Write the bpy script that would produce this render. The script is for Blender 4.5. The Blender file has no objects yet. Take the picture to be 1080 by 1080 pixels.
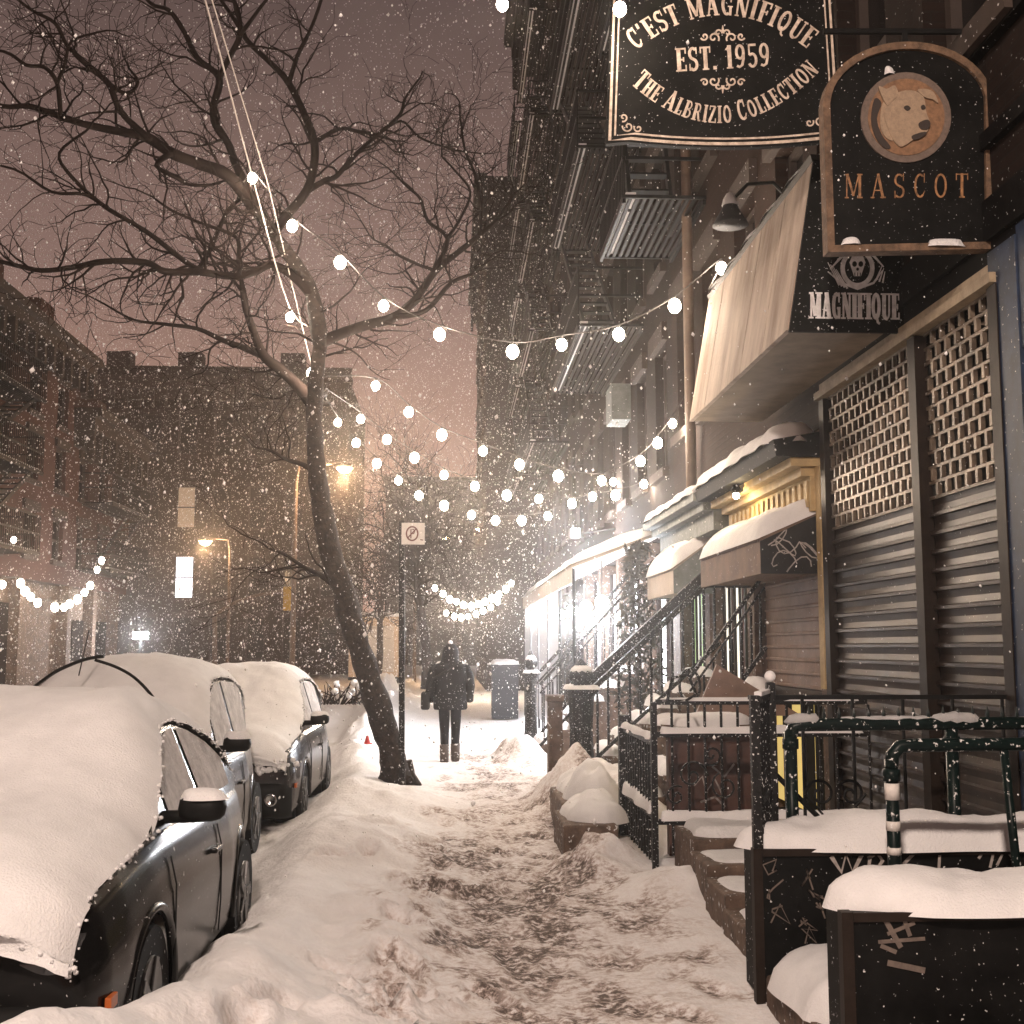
import bpy, math, random
import numpy as np
from mathutils import Vector, Matrix
R = math.radians
PI = math.pi
random.seed(7)
rng = np.random.default_rng(11)
SC = bpy.context.scene
COL = SC.collection

# ------------------------------------------------------------------ camera
CAM_H = 1.65
TH = math.atan(127 / 1080)
PH = math.atan(50 * math.cos(TH) / 1080)
cd = bpy.data.cameras.new('street_camera')
cd.sensor_width = 36; cd.lens = 36 * 1080 / 897
cd.shift_x = 3.5 / 897; cd.shift_y = -8.5 / 897
cd.clip_start = 0.05; cd.clip_end = 2000
cam = bpy.data.objects.new('street_camera', cd)
cam.location = (0, 0, CAM_H)
cam.rotation_euler = (PI / 2 + TH, 0, -PH)
COL.objects.link(cam)
SC.camera = cam

# ------------------------------------------------------------------ world: night sky, city glow on snow cloud
W = bpy.data.worlds.new('World'); SC.world = W; W.use_nodes = True
wn = W.node_tree.nodes; wl = W.node_tree.links
bg = wn['Background']
tc = wn.new('ShaderNodeTexCoord'); sx = wn.new('ShaderNodeSeparateXYZ')
rp = wn.new('ShaderNodeValToRGB')
wl.new(tc.outputs['Generated'], sx.inputs[0]); wl.new(sx.outputs['Z'], rp.inputs[0])
e = rp.color_ramp.elements
e[0].position = 0.0; e[0].color = (0.50, 0.27, 0.19, 1)
e[1].position = 0.75; e[1].color = (0.034, 0.024, 0.024, 1)
m_ = e.new(0.28); m_.color = (0.20, 0.125, 0.106, 1)
m_ = e.new(0.5); m_.color = (0.064, 0.043, 0.040, 1)
wl.new(rp.outputs[0], bg.inputs['Color'])
bg.inputs['Strength'].default_value = 1.12

SC.view_settings.view_transform = 'Standard'
SC.view_settings.look = 'None'
SC.view_settings.exposure = 0.28
SC.view_settings.gamma = 1
SC.cycles.max_bounces = 5
SC.cycles.diffuse_bounces = 2
SC.cycles.glossy_bounces = 3
SC.cycles.transmission_bounces = 4
SC.cycles.transparent_max_bounces = 12
SC.cycles.volume_bounces = 0
SC.cycles.sample_clamp_indirect = 3
SC.cycles.sample_clamp_direct = 0
SC.cycles.caustics_reflective = False
SC.cycles.caustics_refractive = False

HAZE = 0.0026
KEY_W = 3300
WARM = (1.0, 0.72, 0.50)
WARM2 = (1.0, 0.80, 0.62)
COOL = (0.93, 0.95, 1.0)

def lamp(name, loc, watts, color, radius=0.05, parent=None, typ='POINT', rot=None, size=None, spot=None):
    L = bpy.data.lights.new(name, typ); L.energy = watts; L.color = color
    if typ in ('POINT', 'SPOT'): L.shadow_soft_size = radius
    if typ == 'AREA':
        L.shape = 'RECTANGLE'; L.size, L.size_y = size
    if spot: L.spot_size, L.spot_blend = spot
    o = bpy.data.objects.new(name, L); o.location = loc
    if rot: o.rotation_euler = rot
    COL.objects.link(o)
    return o

# ------------------------------------------------------------------ geometry of the view (photo coordinates, 1080 x 1080)
_f = Vector((math.sin(PH) * math.cos(TH), math.cos(PH) * math.cos(TH), math.sin(TH)))
_r = Vector((math.cos(PH), -math.sin(PH), 0))
_u = _r.cross(_f)
_o = Vector((0, 0, CAM_H))
def ray(px, py): return _f + _r * ((px - 540) / 1080) + _u * ((540 - py) / 1080)
def at(px, py, d): v = ray(px, py); return _o + v * (d / v.y)
def atX(px, py, X): v = ray(px, py); return _o + v * (X / v.x)
def atZ(px, py, Z): v = ray(px, py); return _o + v * ((Z - CAM_H) / v.z)

# ------------------------------------------------------------------ materials
MATS = {}
def mat(name, col, rough=0.7, metal=0.0, emit=None, estr=0.0, noise=0.0, nscale=6.0, col2=None, bump=0.0, bscale=40.0,
        flakes=0.0, fscale=90.0, spec=0.5, trans=0.0, alpha=1.0, streak=False, sample_emit=True):
    m = bpy.data.materials.new(name); m.use_nodes = True
    if max(col) < 0.03 and spec == 0.5: spec = 0.12
    nt = m.node_tree; n = nt.nodes; l = nt.links
    b = n['Principled BSDF']
    b.inputs['Roughness'].default_value = rough
    b.inputs['Metallic'].default_value = metal
    b.inputs['Specular IOR Level'].default_value = spec
    b.inputs['Transmission Weight'].default_value = trans
    b.inputs['Alpha'].default_value = alpha
    c = n.new('ShaderNodeTexCoord')
    vec = c.outputs['Object']
    if streak:
        mp = n.new('ShaderNodeMapping'); mp.inputs['Scale'].default_value = (1, 1, 0.12)
        l.new(vec, mp.inputs[0]); vec2 = mp.outputs[0]
    else: vec2 = vec
    cur = None
    if noise or col2:
        t = n.new('ShaderNodeTexNoise'); t.inputs['Scale'].default_value = nscale; t.inputs['Detail'].default_value = 6
        t.inputs['Roughness'].default_value = 0.65
        l.new(vec2, t.inputs['Vector'])
        rm = n.new('ShaderNodeValToRGB'); rm.color_ramp.elements[0].position = 0.35; rm.color_ramp.elements[1].position = 0.68
        c2 = col2 or tuple(max(0, x * (1 - noise)) for x in col)
        rm.color_ramp.elements[0].color = (*c2, 1); rm.color_ramp.elements[1].color = (*col, 1)
        l.new(t.outputs['Fac'], rm.inputs[0]); cur = rm.outputs[0]
    if flakes:
        t2 = n.new('ShaderNodeTexNoise'); t2.inputs['Scale'].default_value = fscale; t2.inputs['Detail'].default_value = 3
        l.new(vec, t2.inputs['Vector'])
        r2 = n.new('ShaderNodeValToRGB'); th = 0.72 - flakes * 0.3
        r2.color_ramp.elements[0].position = th; r2.color_ramp.elements[1].position = th + 0.05
        l.new(t2.outputs['Fac'], r2.inputs[0])
        mx = n.new('ShaderNodeMix'); mx.data_type = 'RGBA'
        l.new(r2.outputs[0], mx.inputs['Factor'])
        if cur: l.new(cur, mx.inputs['A'])
        else: mx.inputs['A'].default_value = (*col, 1)
        mx.inputs['B'].default_value = (0.75, 0.74, 0.73, 1)
        cur = mx.outputs['Result']
        mr = n.new('ShaderNodeMapRange'); l.new(r2.outputs[0], mr.inputs[0])
        mr.inputs[3].default_value = rough; mr.inputs[4].default_value = 1.12
        l.new(mr.outputs[0], b.inputs['Roughness'])
        m2 = n.new('ShaderNodeMapRange'); l.new(r2.outputs[0], m2.inputs[0])
        m2.inputs[3].default_value = metal; m2.inputs[4].default_value = 0
        l.new(m2.outputs[0], b.inputs['Metallic'])
    if cur: l.new(cur, b.inputs['Base Color'])
    else: b.inputs['Base Color'].default_value = (*col, 1)
    if bump:
        t3 = n.new('ShaderNodeTexNoise'); t3.inputs['Scale'].default_value = bscale; t3.inputs['Detail'].default_value = 5
        l.new(vec, t3.inputs['Vector'])
        bp = n.new('ShaderNodeBump'); bp.inputs['Strength'].default_value = bump; bp.inputs['Distance'].default_value = 0.02
        l.new(t3.outputs['Fac'], bp.inputs['Height']); l.new(bp.outputs[0], b.inputs['Normal'])
    if emit:
        b.inputs['Emission Color'].default_value = (*emit, 1); b.inputs['Emission Strength'].default_value = estr
        if not sample_emit: m.cycles.emission_sampling = 'NONE'
    MATS[name] = m
    return m

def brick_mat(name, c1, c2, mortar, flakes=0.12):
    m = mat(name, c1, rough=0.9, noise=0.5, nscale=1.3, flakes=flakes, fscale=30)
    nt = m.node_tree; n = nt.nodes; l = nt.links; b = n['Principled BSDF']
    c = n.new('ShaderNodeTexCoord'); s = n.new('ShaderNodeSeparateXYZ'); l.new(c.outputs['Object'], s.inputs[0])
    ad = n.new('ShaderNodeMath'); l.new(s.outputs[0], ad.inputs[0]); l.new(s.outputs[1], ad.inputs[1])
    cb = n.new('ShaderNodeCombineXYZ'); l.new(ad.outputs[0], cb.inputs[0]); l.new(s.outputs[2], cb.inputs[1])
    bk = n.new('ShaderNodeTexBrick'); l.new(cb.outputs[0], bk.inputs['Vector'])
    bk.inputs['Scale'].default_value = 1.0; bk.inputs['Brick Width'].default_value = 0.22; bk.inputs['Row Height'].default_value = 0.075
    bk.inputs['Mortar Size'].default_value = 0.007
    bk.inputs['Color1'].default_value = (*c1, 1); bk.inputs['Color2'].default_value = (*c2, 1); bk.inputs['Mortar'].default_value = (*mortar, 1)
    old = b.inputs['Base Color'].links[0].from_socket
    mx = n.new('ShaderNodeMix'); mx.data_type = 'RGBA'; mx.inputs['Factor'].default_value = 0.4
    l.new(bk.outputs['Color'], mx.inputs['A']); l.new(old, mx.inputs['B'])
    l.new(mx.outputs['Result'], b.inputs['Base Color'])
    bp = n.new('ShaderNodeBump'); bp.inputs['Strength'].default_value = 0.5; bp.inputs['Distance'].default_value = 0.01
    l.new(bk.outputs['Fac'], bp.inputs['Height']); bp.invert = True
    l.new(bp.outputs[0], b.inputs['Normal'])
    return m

M = {}
M['snow'] = mat('snow', (0.84, 0.83, 0.83), rough=0.85, noise=0.12, nscale=9, bump=0.8, bscale=55, spec=0.2)
M['snow_soft'] = mat('snow_soft', (0.84, 0.83, 0.83), rough=0.9, noise=0.10, nscale=6, bump=0.42, bscale=110, spec=0.2)
M['iron'] = mat('black_iron', (0.018, 0.017, 0.017), rough=0.45, metal=0.0, flakes=0.32, fscale=60, noise=0.5, nscale=20, bump=0.3, bscale=80)
M['iron_clean'] = mat('black_metal', (0.014, 0.014, 0.014), rough=0.4, noise=0.4, nscale=15)
M['green_pipe'] = mat('dark_green_paint', (0.006, 0.014, 0.013), rough=0.35, flakes=0.30, fscale=45, noise=0.5, nscale=25)
M['panel'] = mat('black_sheet_metal', (0.008, 0.0078, 0.0075), rough=0.6, noise=0.8, nscale=5, flakes=0.17, fscale=55)
M['stone'] = mat('brownstone', (0.17, 0.11, 0.078), rough=0.85, noise=0.65, nscale=7, flakes=0.28, fscale=25, bump=0.6, bscale=25)
M['bark'] = mat('bark', (0.045, 0.030, 0.023), rough=0.95, noise=0.85, nscale=16, flakes=0.22, fscale=26, bump=1.0, bscale=30)
M['twig'] = mat('twig_bark', (0.018, 0.012, 0.010), rough=0.95)
M['black_wood'] = mat('black_painted_wood', (0.007, 0.0065, 0.0065), rough=0.7, noise=0.6, nscale=5, flakes=0.10, fscale=35)
M['slat'] = mat('shutter_steel', (0.050, 0.032, 0.024), rough=0.42, metal=0.2, noise=0.75, nscale=4.5, flakes=0.10, fscale=40, streak=True)
M['lattice'] = mat('shutter_grille_steel', (0.22, 0.17, 0.125), rough=0.45, metal=0.4, noise=0.7, nscale=6, flakes=0.12, fscale=50)
M['post_brown'] = mat('brown_steel_post', (0.026, 0.018, 0.014), rough=0.5, noise=0.5, nscale=9)
M['trim_tan'] = mat('tan_trim', (0.42, 0.33, 0.22), rough=0.6, noise=0.4, nscale=8)
M['dark_int'] = mat('dark_interior', (0.006, 0.006, 0.007), rough=0.6)
M['blue'] = mat('blue_paint', (0.018, 0.038, 0.085), rough=0.55, noise=0.6, nscale=9, flakes=0.12, fscale=40)
M['plywood'] = mat('weathered_plywood', (0.62, 0.52, 0.43), rough=0.8, noise=0.0, col2=(0.26, 0.19, 0.14), nscale=3.2, streak=True, bump=0.3, bscale=30)
M['soffit'] = mat('soffit_board', (0.30, 0.23, 0.16), rough=0.8, noise=0.45, nscale=3)
M['gold'] = mat('gilded_letter', (0.44, 0.22, 0.095), rough=0.5, noise=0.75, nscale=25)
M['cream'] = mat('cream_letter', (0.78, 0.66, 0.55), rough=0.8, col2=(0.36, 0.28, 0.22), nscale=16)
M['white_letter'] = mat('white_letter', (0.86, 0.84, 0.84), rough=0.8, col2=(0.55, 0.53, 0.52), nscale=18)
M['rust_frame'] = mat('rusty_brown_frame', (0.20, 0.12, 0.07), rough=0.7, noise=0.65, nscale=14, flakes=0.10, fscale=40, bump=0.5, bscale=40)
M['medal'] = mat('bronze_medallion', (0.27, 0.145, 0.075), rough=0.6, noise=0.45, nscale=40)
M['medal_rim'] = mat('pewter_rim', (0.17, 0.125, 0.10), rough=0.6, noise=0.4, nscale=40)
M['dogfur'] = mat('pale_dog_relief', (0.36, 0.26, 0.175), rough=0.7, noise=0.3, nscale=50)
M['dogdark'] = mat('dark_relief', (0.03, 0.02, 0.016), rough=0.7)
M['yellow_paint'] = mat('ochre_painted_wood', (0.50, 0.36, 0.17), rough=0.7, noise=0.35, nscale=8)
M['grey_wood'] = mat('grey_painted_wood', (0.20, 0.22, 0.21), rough=0.7, noise=0.4, nscale=8, flakes=0.15, fscale=30)
M['awning_cloth'] = mat('brown_awning_cloth', (0.20, 0.125, 0.085), rough=0.85, noise=0.4, nscale=5, flakes=0.1, fscale=40)
M['awning_dark'] = mat('black_awning_cloth', (0.018, 0.016, 0.016), rough=0.7, noise=0.5, nscale=8, flakes=0.1, fscale=50)
M['rolldoor'] = mat('brown_roll_door', (0.26, 0.165, 0.12), rough=0.6, noise=0.4, nscale=5, flakes=0.1, fscale=50)
M['red_door'] = mat('red_brown_door', (0.10, 0.042, 0.028), rough=0.6, noise=0.5, nscale=6)
M['yellow_glow'] = mat('lit_basement_curtain', (0.6, 0.45, 0.12), emit=(1.0, 0.72, 0.24), estr=0.55)
M['green_glow'] = mat('lit_green_pane', (0.35, 0.5, 0.25), emit=(0.62, 0.85, 0.42), estr=0.6)
M['white_glow'] = mat('lit_cream_pane', (0.6, 0.58, 0.5), emit=(1.0, 0.95, 0.82), estr=1.0)
M['shop_glow'] = mat('lit_shop_window', (0.7, 0.7, 0.75), emit=(0.92, 0.93, 1.0), estr=5.0)
M['win_lit'] = mat('lit_window', (0.7, 0.7, 0.75), emit=(0.95, 0.93, 1.0), estr=3.0)
M['win_dim'] = mat('dim_window', (0.4, 0.34, 0.27), emit=(1.0, 0.72, 0.48), estr=0.22)
M['glass'] = mat('dark_window_glass', (0.02, 0.018, 0.018), rough=0.12, noise=0.3, nscale=3)
M['frame'] = mat('window_frame_paint', (0.045, 0.031, 0.025), rough=0.7, noise=0.3, nscale=7)
M['plastic'] = mat('clear_plastic_sheet', (0.85, 0.86, 0.9), rough=0.35, alpha=0.35, flakes=0.0)
M['asphalt_cap'] = mat('snowy_roof', (0.5, 0.48, 0.47), rough=0.9)
M['wire'] = mat('pale_cable', (0.8, 0.72, 0.66), rough=0.6)
M['wire_dark'] = mat('dark_cable', (0.03, 0.025, 0.022), rough=0.6)
M['bulb'] = mat('glowing_bulb', (1, 0.9, 0.8), emit=(1.0, 0.86, 0.72), estr=40, sample_emit=False)
M['sodium'] = mat('sodium_lens', (1, 0.8, 0.4), emit=(1.0, 0.70, 0.32), estr=40, sample_emit=False)
M['coolbulb'] = mat('cool_lamp', (1, 1, 1), emit=(0.92, 0.95, 1.0), estr=30, sample_emit=False)
M['brass'] = mat('bulb_socket', (0.05, 0.045, 0.04), rough=0.5)
M['coat'] = mat('dark_coat', (0.012, 0.011, 0.012), rough=0.85, flakes=0.22, fscale=35, noise=0.4, nscale=6)
M['trouser'] = mat('dark_trousers', (0.018, 0.016, 0.018), rough=0.9, flakes=0.12, fscale=35)
M['bag'] = mat('black_bag', (0.012, 0.011, 0.011), rough=0.6, flakes=0.1, fscale=40)
M['boot'] = mat('snowy_boot', (0.07, 0.05, 0.04), rough=0.8, flakes=0.4, fscale=30)
M['carblack'] = mat('black_car_paint', (0.006, 0.0058, 0.0058), rough=0.2, flakes=0.10, fscale=45, spec=0.25)
M['cargrey'] = mat('dark_grey_car_paint', (0.03, 0.026, 0.025), rough=0.2, metal=0.2, flakes=0.12, fscale=45)
M['carblue'] = mat('charcoal_car_paint', (0.030, 0.028, 0.030), rough=0.18, metal=0.3, flakes=0.12, fscale=45)
M['carglass'] = mat('frosted_car_glass', (0.74, 0.70, 0.68), rough=0.85, col2=(0.42, 0.39, 0.38), nscale=9, flakes=0.28, fscale=60, spec=0.25, bump=0.4, bscale=60)
M['rubber'] = mat('tyre_rubber', (0.012, 0.012, 0.012), rough=0.8, flakes=0.15, fscale=40)
M['rim'] = mat('wheel_rim', (0.10, 0.10, 0.10), rough=0.4, metal=0.7, flakes=0.2, fscale=40)
M['carplastic'] = mat('black_bumper_plastic', (0.008, 0.008, 0.008), rough=0.55)
M['lamp_glass'] = mat('headlamp_lens', (0.10, 0.10, 0.105), rough=0.07, metal=0.6, spec=0.9, flakes=0.14, fscale=40)
M['amber'] = mat('amber_lens', (0.42, 0.10, 0.02), rough=0.25)
M['chrome'] = mat('chrome', (0.5, 0.5, 0.5), rough=0.15, metal=1.0)
M['signal'] = mat('signal_yellow', (0.65, 0.42, 0.05), rough=0.6)
M['signwhite'] = mat('white_sign_plate', (0.70, 0.66, 0.62), rough=0.6, flakes=0.2, fscale=30, noise=0.2, nscale=20)
M['signred'] = mat('red_sign_symbol', (0.10, 0.022, 0.02), rough=0.6)
M['bluegrey'] = mat('blue_grey_steel', (0.022, 0.024, 0.03), rough=0.7, noise=0.3, nscale=6, flakes=0.15, fscale=40)
M['tan_wall'] = mat('tan_metal_side', (0.50, 0.36, 0.24), rough=0.7, noise=0.25, nscale=4)
M['red_plastic'] = mat('red_plastic', (0.45, 0.03, 0.02), rough=0.5)
M['chalk'] = mat('chalk_graffiti', (0.42, 0.37, 0.34), rough=0.9, noise=0.4, nscale=30)
M['chalk_dim'] = mat('faded_graffiti', (0.16, 0.125, 0.105), rough=0.9, noise=0.4, nscale=30)
M['canvas'] = mat('cream_canvas', (0.50, 0.43, 0.36), rough=0.85, noise=0.2, nscale=4)
M['pipe_tan'] = mat('tan_downpipe', (0.15, 0.10, 0.068), rough=0.6, noise=0.3, nscale=8)
M['evergreen'] = mat('evergreen_needles', (0.035, 0.032, 0.022), rough=0.9, flakes=0.15, fscale=30)
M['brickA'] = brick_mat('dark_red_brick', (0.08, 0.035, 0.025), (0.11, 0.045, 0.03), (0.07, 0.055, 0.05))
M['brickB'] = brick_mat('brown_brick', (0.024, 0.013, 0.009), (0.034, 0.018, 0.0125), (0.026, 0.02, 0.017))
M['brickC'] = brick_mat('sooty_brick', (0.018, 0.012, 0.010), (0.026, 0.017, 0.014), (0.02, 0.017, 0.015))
M['brickL'] = brick_mat('red_tenement_brick', (0.07, 0.026, 0.018), (0.09, 0.036, 0.025), (0.06, 0.045, 0.038))
M['limestone'] = mat('dingy_limestone', (0.05, 0.034, 0.026), rough=0.85, noise=0.4, nscale=4, flakes=0.15, fscale=25)

SPLIT = {'shutter_post', 'rail', 'basement_mullion', 'baluster', 'bar', 'scroll', 'ice_tooth', 'post', 'end_panel', 'shop_interior', 'snow', 'sticker', 'strut', 'downpipe', 'spindle', 'chimney', 'door_seam', 'arch_liner', 'ear', 'graffiti', 'dog_marking', 'scribble', 'scratch'}
# ------------------------------------------------------------------ mesh builder
LOC = {}
def V(*a): return Vector(a)
class MB:
    def __init__(s): s.v = []; s.f = []; s.c = []
    def add(s, vs, fs):
        o = len(s.v); s.c.append((len(s.v), len(s.f))); s.v.extend([tuple(p) for p in vs]); s.f.extend([tuple(i + o for i in f) for f in fs]); return s
    def box(s, x0, x1, y0, y1, z0, z1):
        vs = [(x0, y0, z0), (x1, y0, z0), (x1, y1, z0), (x0, y1, z0), (x0, y0, z1), (x1, y0, z1), (x1, y1, z1), (x0, y1, z1)]
        return s.add(vs, [(0, 3, 2, 1), (4, 5, 6, 7), (0, 1, 5, 4), (1, 2, 6, 5), (2, 3, 7, 6), (3, 0, 4, 7)])
    def hexa(s, p):   # 8 points: bottom loop then top loop
        return s.add(p, [(0, 3, 2, 1), (4, 5, 6, 7), (0, 1, 5, 4), (1, 2, 6, 5), (2, 3, 7, 6), (3, 0, 4, 7)])
    def bar(s, p, q, w, h=None, up=(0, 0, 1)):
        p = Vector(p); q = Vector(q); h = h or w
        d = (q - p).normalized(); u = Vector(up)
        if abs(d.dot(u)) > 0.99: u = Vector((0, 1, 0))
        a = d.cross(u).normalized() * (w / 2); b = a.cross(d).normalized() * (h / 2)
        vs = [p - a - b, p + a - b, p + a + b, p - a + b, q - a - b, q + a - b, q + a + b, q - a + b]
        return s.add(vs, [(0, 3, 2, 1), (4, 5, 6, 7), (0, 1, 5, 4), (1, 2, 6, 5), (2, 3, 7, 6), (3, 0, 4, 7)])
    def tube(s, pts, rad, n=8, caps=True):
        pts = [Vector(p) for p in pts]; k = len(pts)
        if not hasattr(rad, '__len__'): rad = [rad] * k
        ref = Vector((0, 0, 1)); vs = []; prev = None
        for i, p in enumerate(pts):
            d = (pts[min(i + 1, k - 1)] - pts[max(i - 1, 0)])
            if d.length < 1e-9: d = Vector((0, 0, 1))
            d.normalize()
            if prev is None:
                a = d.cross(ref)
                if a.length < 0.05: a = d.cross(Vector((1, 0, 0)))
            else:
                a = prev - d * prev.dot(d)
                if a.length < 1e-6: a = d.cross(ref)
            a.normalize(); prev = a; b = d.cross(a)
            for j in range(n):
                t = 2 * PI * j / n
                vs.append(p + (a * math.cos(t) + b * math.sin(t)) * rad[i])
        fs = [(i * n + j, i * n + (j + 1) % n, (i + 1) * n + (j + 1) % n, (i + 1) * n + j) for i in range(k - 1) for j in range(n)]
        if caps: fs += [tuple(range(n - 1, -1, -1)), tuple((k - 1) * n + j for j in range(n))]
        return s.add(vs, fs)
    def lathe(s, c, prof, n=16, axis='Z'):
        vs = []; k = len(prof)
        for r, h in prof:
            for j in range(n):
                t = 2 * PI * j / n; a, b = r * math.cos(t), r * math.sin(t)
                vs.append({'Z': (c[0] + a, c[1] + b, c[2] + h), 'X': (c[0] + h, c[1] + a, c[2] + b), 'Y': (c[0] + a, c[1] + h, c[2] - b)}[axis])
        fs = [(i * n + j, i * n + (j + 1) % n, (i + 1) * n + (j + 1) % n, (i + 1) * n + j) for i in range(k - 1) for j in range(n)]
        fs += [tuple(range(n - 1, -1, -1)), tuple((k - 1) * n + j for j in range(n))]
        return s.add(vs, fs)
    def ball(s, c, r, n=10, sz=1.0):
        return s.lathe(c, [(max(1e-4, r * math.sin(PI * i / n)), -r * sz * math.cos(PI * i / n)) for i in range(n + 1)], n + 2)
    def prism(s, loop, off):   # loop of 3D points, extruded by vector off
        k = len(loop); off = Vector(off); loop = [Vector(p) for p in loop]
        vs = loop + [p + off for p in loop]
        return s.add(vs, [tuple(range(k - 1, -1, -1)), tuple(range(k, 2 * k))] + [(i, (i + 1) % k, k + (i + 1) % k, k + i) for i in range(k)])
    def grid(s, P):   # P[i][j] points
        a, b = len(P), len(P[0])
        vs = [p for row in P for p in row]
        return s.add(vs, [(i * b + j, i * b + j + 1, (i + 1) * b + j + 1, (i + 1) * b + j) for i in range(a - 1) for j in range(b - 1)])
    def build(s, name, m, parent=None, smooth=False, bevel=0.0, label=None, **tags):
        if name in SPLIT and parent is not None and 1 < len(s.c) <= 40:
            first = None; ends = s.c[1:] + [(len(s.v), len(s.f))]
            for (v0, f0), (v1, f1) in zip(s.c, ends):
                k = MB(); k.add(s.v[v0:v1], [tuple(i - v0 for i in f) for f in s.f[f0:f1]])
                o = k.build(name, m, parent, smooth, bevel, label, **tags); first = first or o
            return first
        me = bpy.data.meshes.new(name)
        off = Vector((0, 0, 0))
        p = parent
        if p is not None: off = LOC.get(p, Vector((0, 0, 0)))
        me.from_pydata([(v[0] - off.x, v[1] - off.y, v[2] - off.z) for v in s.v], [], s.f)
        me.materials.append(M[m] if isinstance(m, str) else m)
        if smooth: me.polygons.foreach_set('use_smooth', [True] * len(me.polygons))
        me.update()
        o = bpy.data.objects.new(name, me); COL.objects.link(o)
        if parent is not None:
            o.parent = parent; LOC[o] = off
        else: LOC[o] = Vector((0, 0, 0))
        if bevel:
            b = o.modifiers.new('bevel', 'BEVEL'); b.width = bevel; b.segments = 2; b.limit_method = 'ANGLE'
        if label: o['label'] = label
        for k, v_ in tags.items(): o[k] = v_
        return o

def thing(name, label, cat, loc=(0, 0, 0), group=None):
    o = bpy.data.objects.new(name, None); COL.objects.link(o)
    o.empty_display_size = 0.2
    o.location = loc; LOC[o] = Vector(loc)
    o['label'] = label; o['category'] = cat
    if group: o['group'] = group
    return o
def tag(o, label, cat, group=None):
    o['label'] = label; o['category'] = cat
    if group: o['group'] = group
    return o
def copy_tree(o, parent=None):
    c = o.copy(); COL.objects.link(c); LOC[c] = LOC.get(o, Vector((0, 0, 0)))
    if parent is not None:
        c.parent = parent; c.matrix_parent_inverse = o.matrix_parent_inverse.copy()
    for ch in list(o.children): copy_tree(ch, c)
    return c

# smooth value noise (numpy)
def vnoise(x, y, seed=0):
    xi = np.floor(x).astype(np.int64); yi = np.floor(y).astype(np.int64)
    xf = x - xi; yf = y - yi
    def h(a, b):
        k = (a * 374761393 + b * 668265263 + seed * 974711) & 0x7fffffff
        k = ((k ^ (k >> 13)) * 1274126177) & 0x7fffffff
        return ((k ^ (k >> 16)) & 0xffff) / 65535.0
    u = xf * xf * (3 - 2 * xf); v = yf * yf * (3 - 2 * yf)
    return (h(xi, yi) * (1 - u) + h(xi + 1, yi) * u) * (1 - v) + (h(xi, yi + 1) * (1 - u) + h(xi + 1, yi + 1) * u) * v
def fbm(x, y, oct=4, seed=0):
    t = 0; a = 0.5; s = 0
    for i in range(oct):
        t = t + a * vnoise(x * 2 ** i, y * 2 ** i, seed + i * 17); s += a; a *= 0.5
    return t / s - 0.5
def sm(a, b, x):
    t = np.clip((x - a) / (b - a), 0, 1); return t * t * (3 - 2 * t)
def gauss(x, c, w): return np.exp(-((x - c) / w) ** 2)

def snow_slab(mb, x0, x1, y0, y1, z, h, n=14, over=0.03, seed=0, nz=0.35, edge=0.16, edge_x=None):
    """rounded pillow of snow lying on a level top"""
    ex = min(edge_x or edge, (x1 - x0) * 0.5); ey = min(edge, (y1 - y0) * 0.5)
    nx = max(8, int((x1 - x0) / 0.03)); ny = max(8, int((y1 - y0) / 0.03))
    nx = min(nx, 100); ny = min(ny, 60)
    P = []
    for i in range(nx + 1):
        row = []
        for j in range(ny + 1):
            u = i / nx; v = j / ny
            x = x0 - over + (x1 - x0 + 2 * over) * u; y = y0 - over + (y1 - y0 + 2 * over) * v
            ax = min(u, 1 - u) * (x1 - x0 + 2 * over) / (ex + over); ay = min(v, 1 - v) * (y1 - y0 + 2 * over) / (ey + over)
            ax = min(1, ax); ay = min(1, ay)
            k = math.sqrt(1 - (1 - ax) ** 2) * math.sqrt(1 - (1 - ay) ** 2)
            c_ = (1 - ax) * (1 - ay); q_ = min(ex, ey) * .45; x += (.5 - u) / max(.001, abs(.5 - u)) * c_ * q_; y += (.5 - v) / max(.001, abs(.5 - v)) * c_ * q_
            nn = .25 * float(fbm(np.array(x * 11.0 + seed), np.array(y * 11.0 + seed), 3, seed + 5)) + float(fbm(np.array(x * 2.3 + seed), np.array(y * 2.3 + seed * 3.1), 3, seed))
            zz = z - 0.012 + (h * (1 + nz * 2 * nn)) * k
            row.append((x + 0.015 * math.sin(9 * y + seed) * (1 - ax), y + 0.015 * math.sin(8 * x + seed) * (1 - ay), zz))
        P.append(row)
    mb.grid(P)
    return mb
# ------------------------------------------------------------------ snowy ground
def seg(a, b, step): return list(np.arange(a, b, step))
gx = [-150, -100, -70, -50, -38, -30, -24, -20] + seg(-17, -5, 0.6) + seg(-5, -2.2, 0.15) + seg(-2.2, 2.2, 0.028) + seg(2.2, 4, 0.2) + [4, 6, 10, 18, 30, 60, 100, 150]
gy = [-30, -15, -8, -4, -1, 0, 1, 2] + seg(2.5, 10, 0.03) + seg(10, 16, 0.05) + seg(16, 24, 0.1) + seg(24, 60, 0.8) + seg(60, 120, 4) + [120, 150, 200, 300]
X, Y = np.meshgrid(np.array(gx), np.array(gy), indexing='ij')
Z = np.zeros_like(X)
road = 1 - sm(-1.75, -1.0, X)
Z -= 0.17 * road
near = 1 - sm(30, 60, Y)
Z += near * 0.10 * fbm(X * 1.1, Y * 1.1, 3, 3)
flat = 1 - 0.75 * gauss(X, 0.6, 0.95)
Z += near * flat * 0.05 * fbm(X * 4.5, Y * 4.5, 4, 5)
Z += near * flat * 0.022 * fbm(X * 14, Y * 11, 3, 6)
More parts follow.
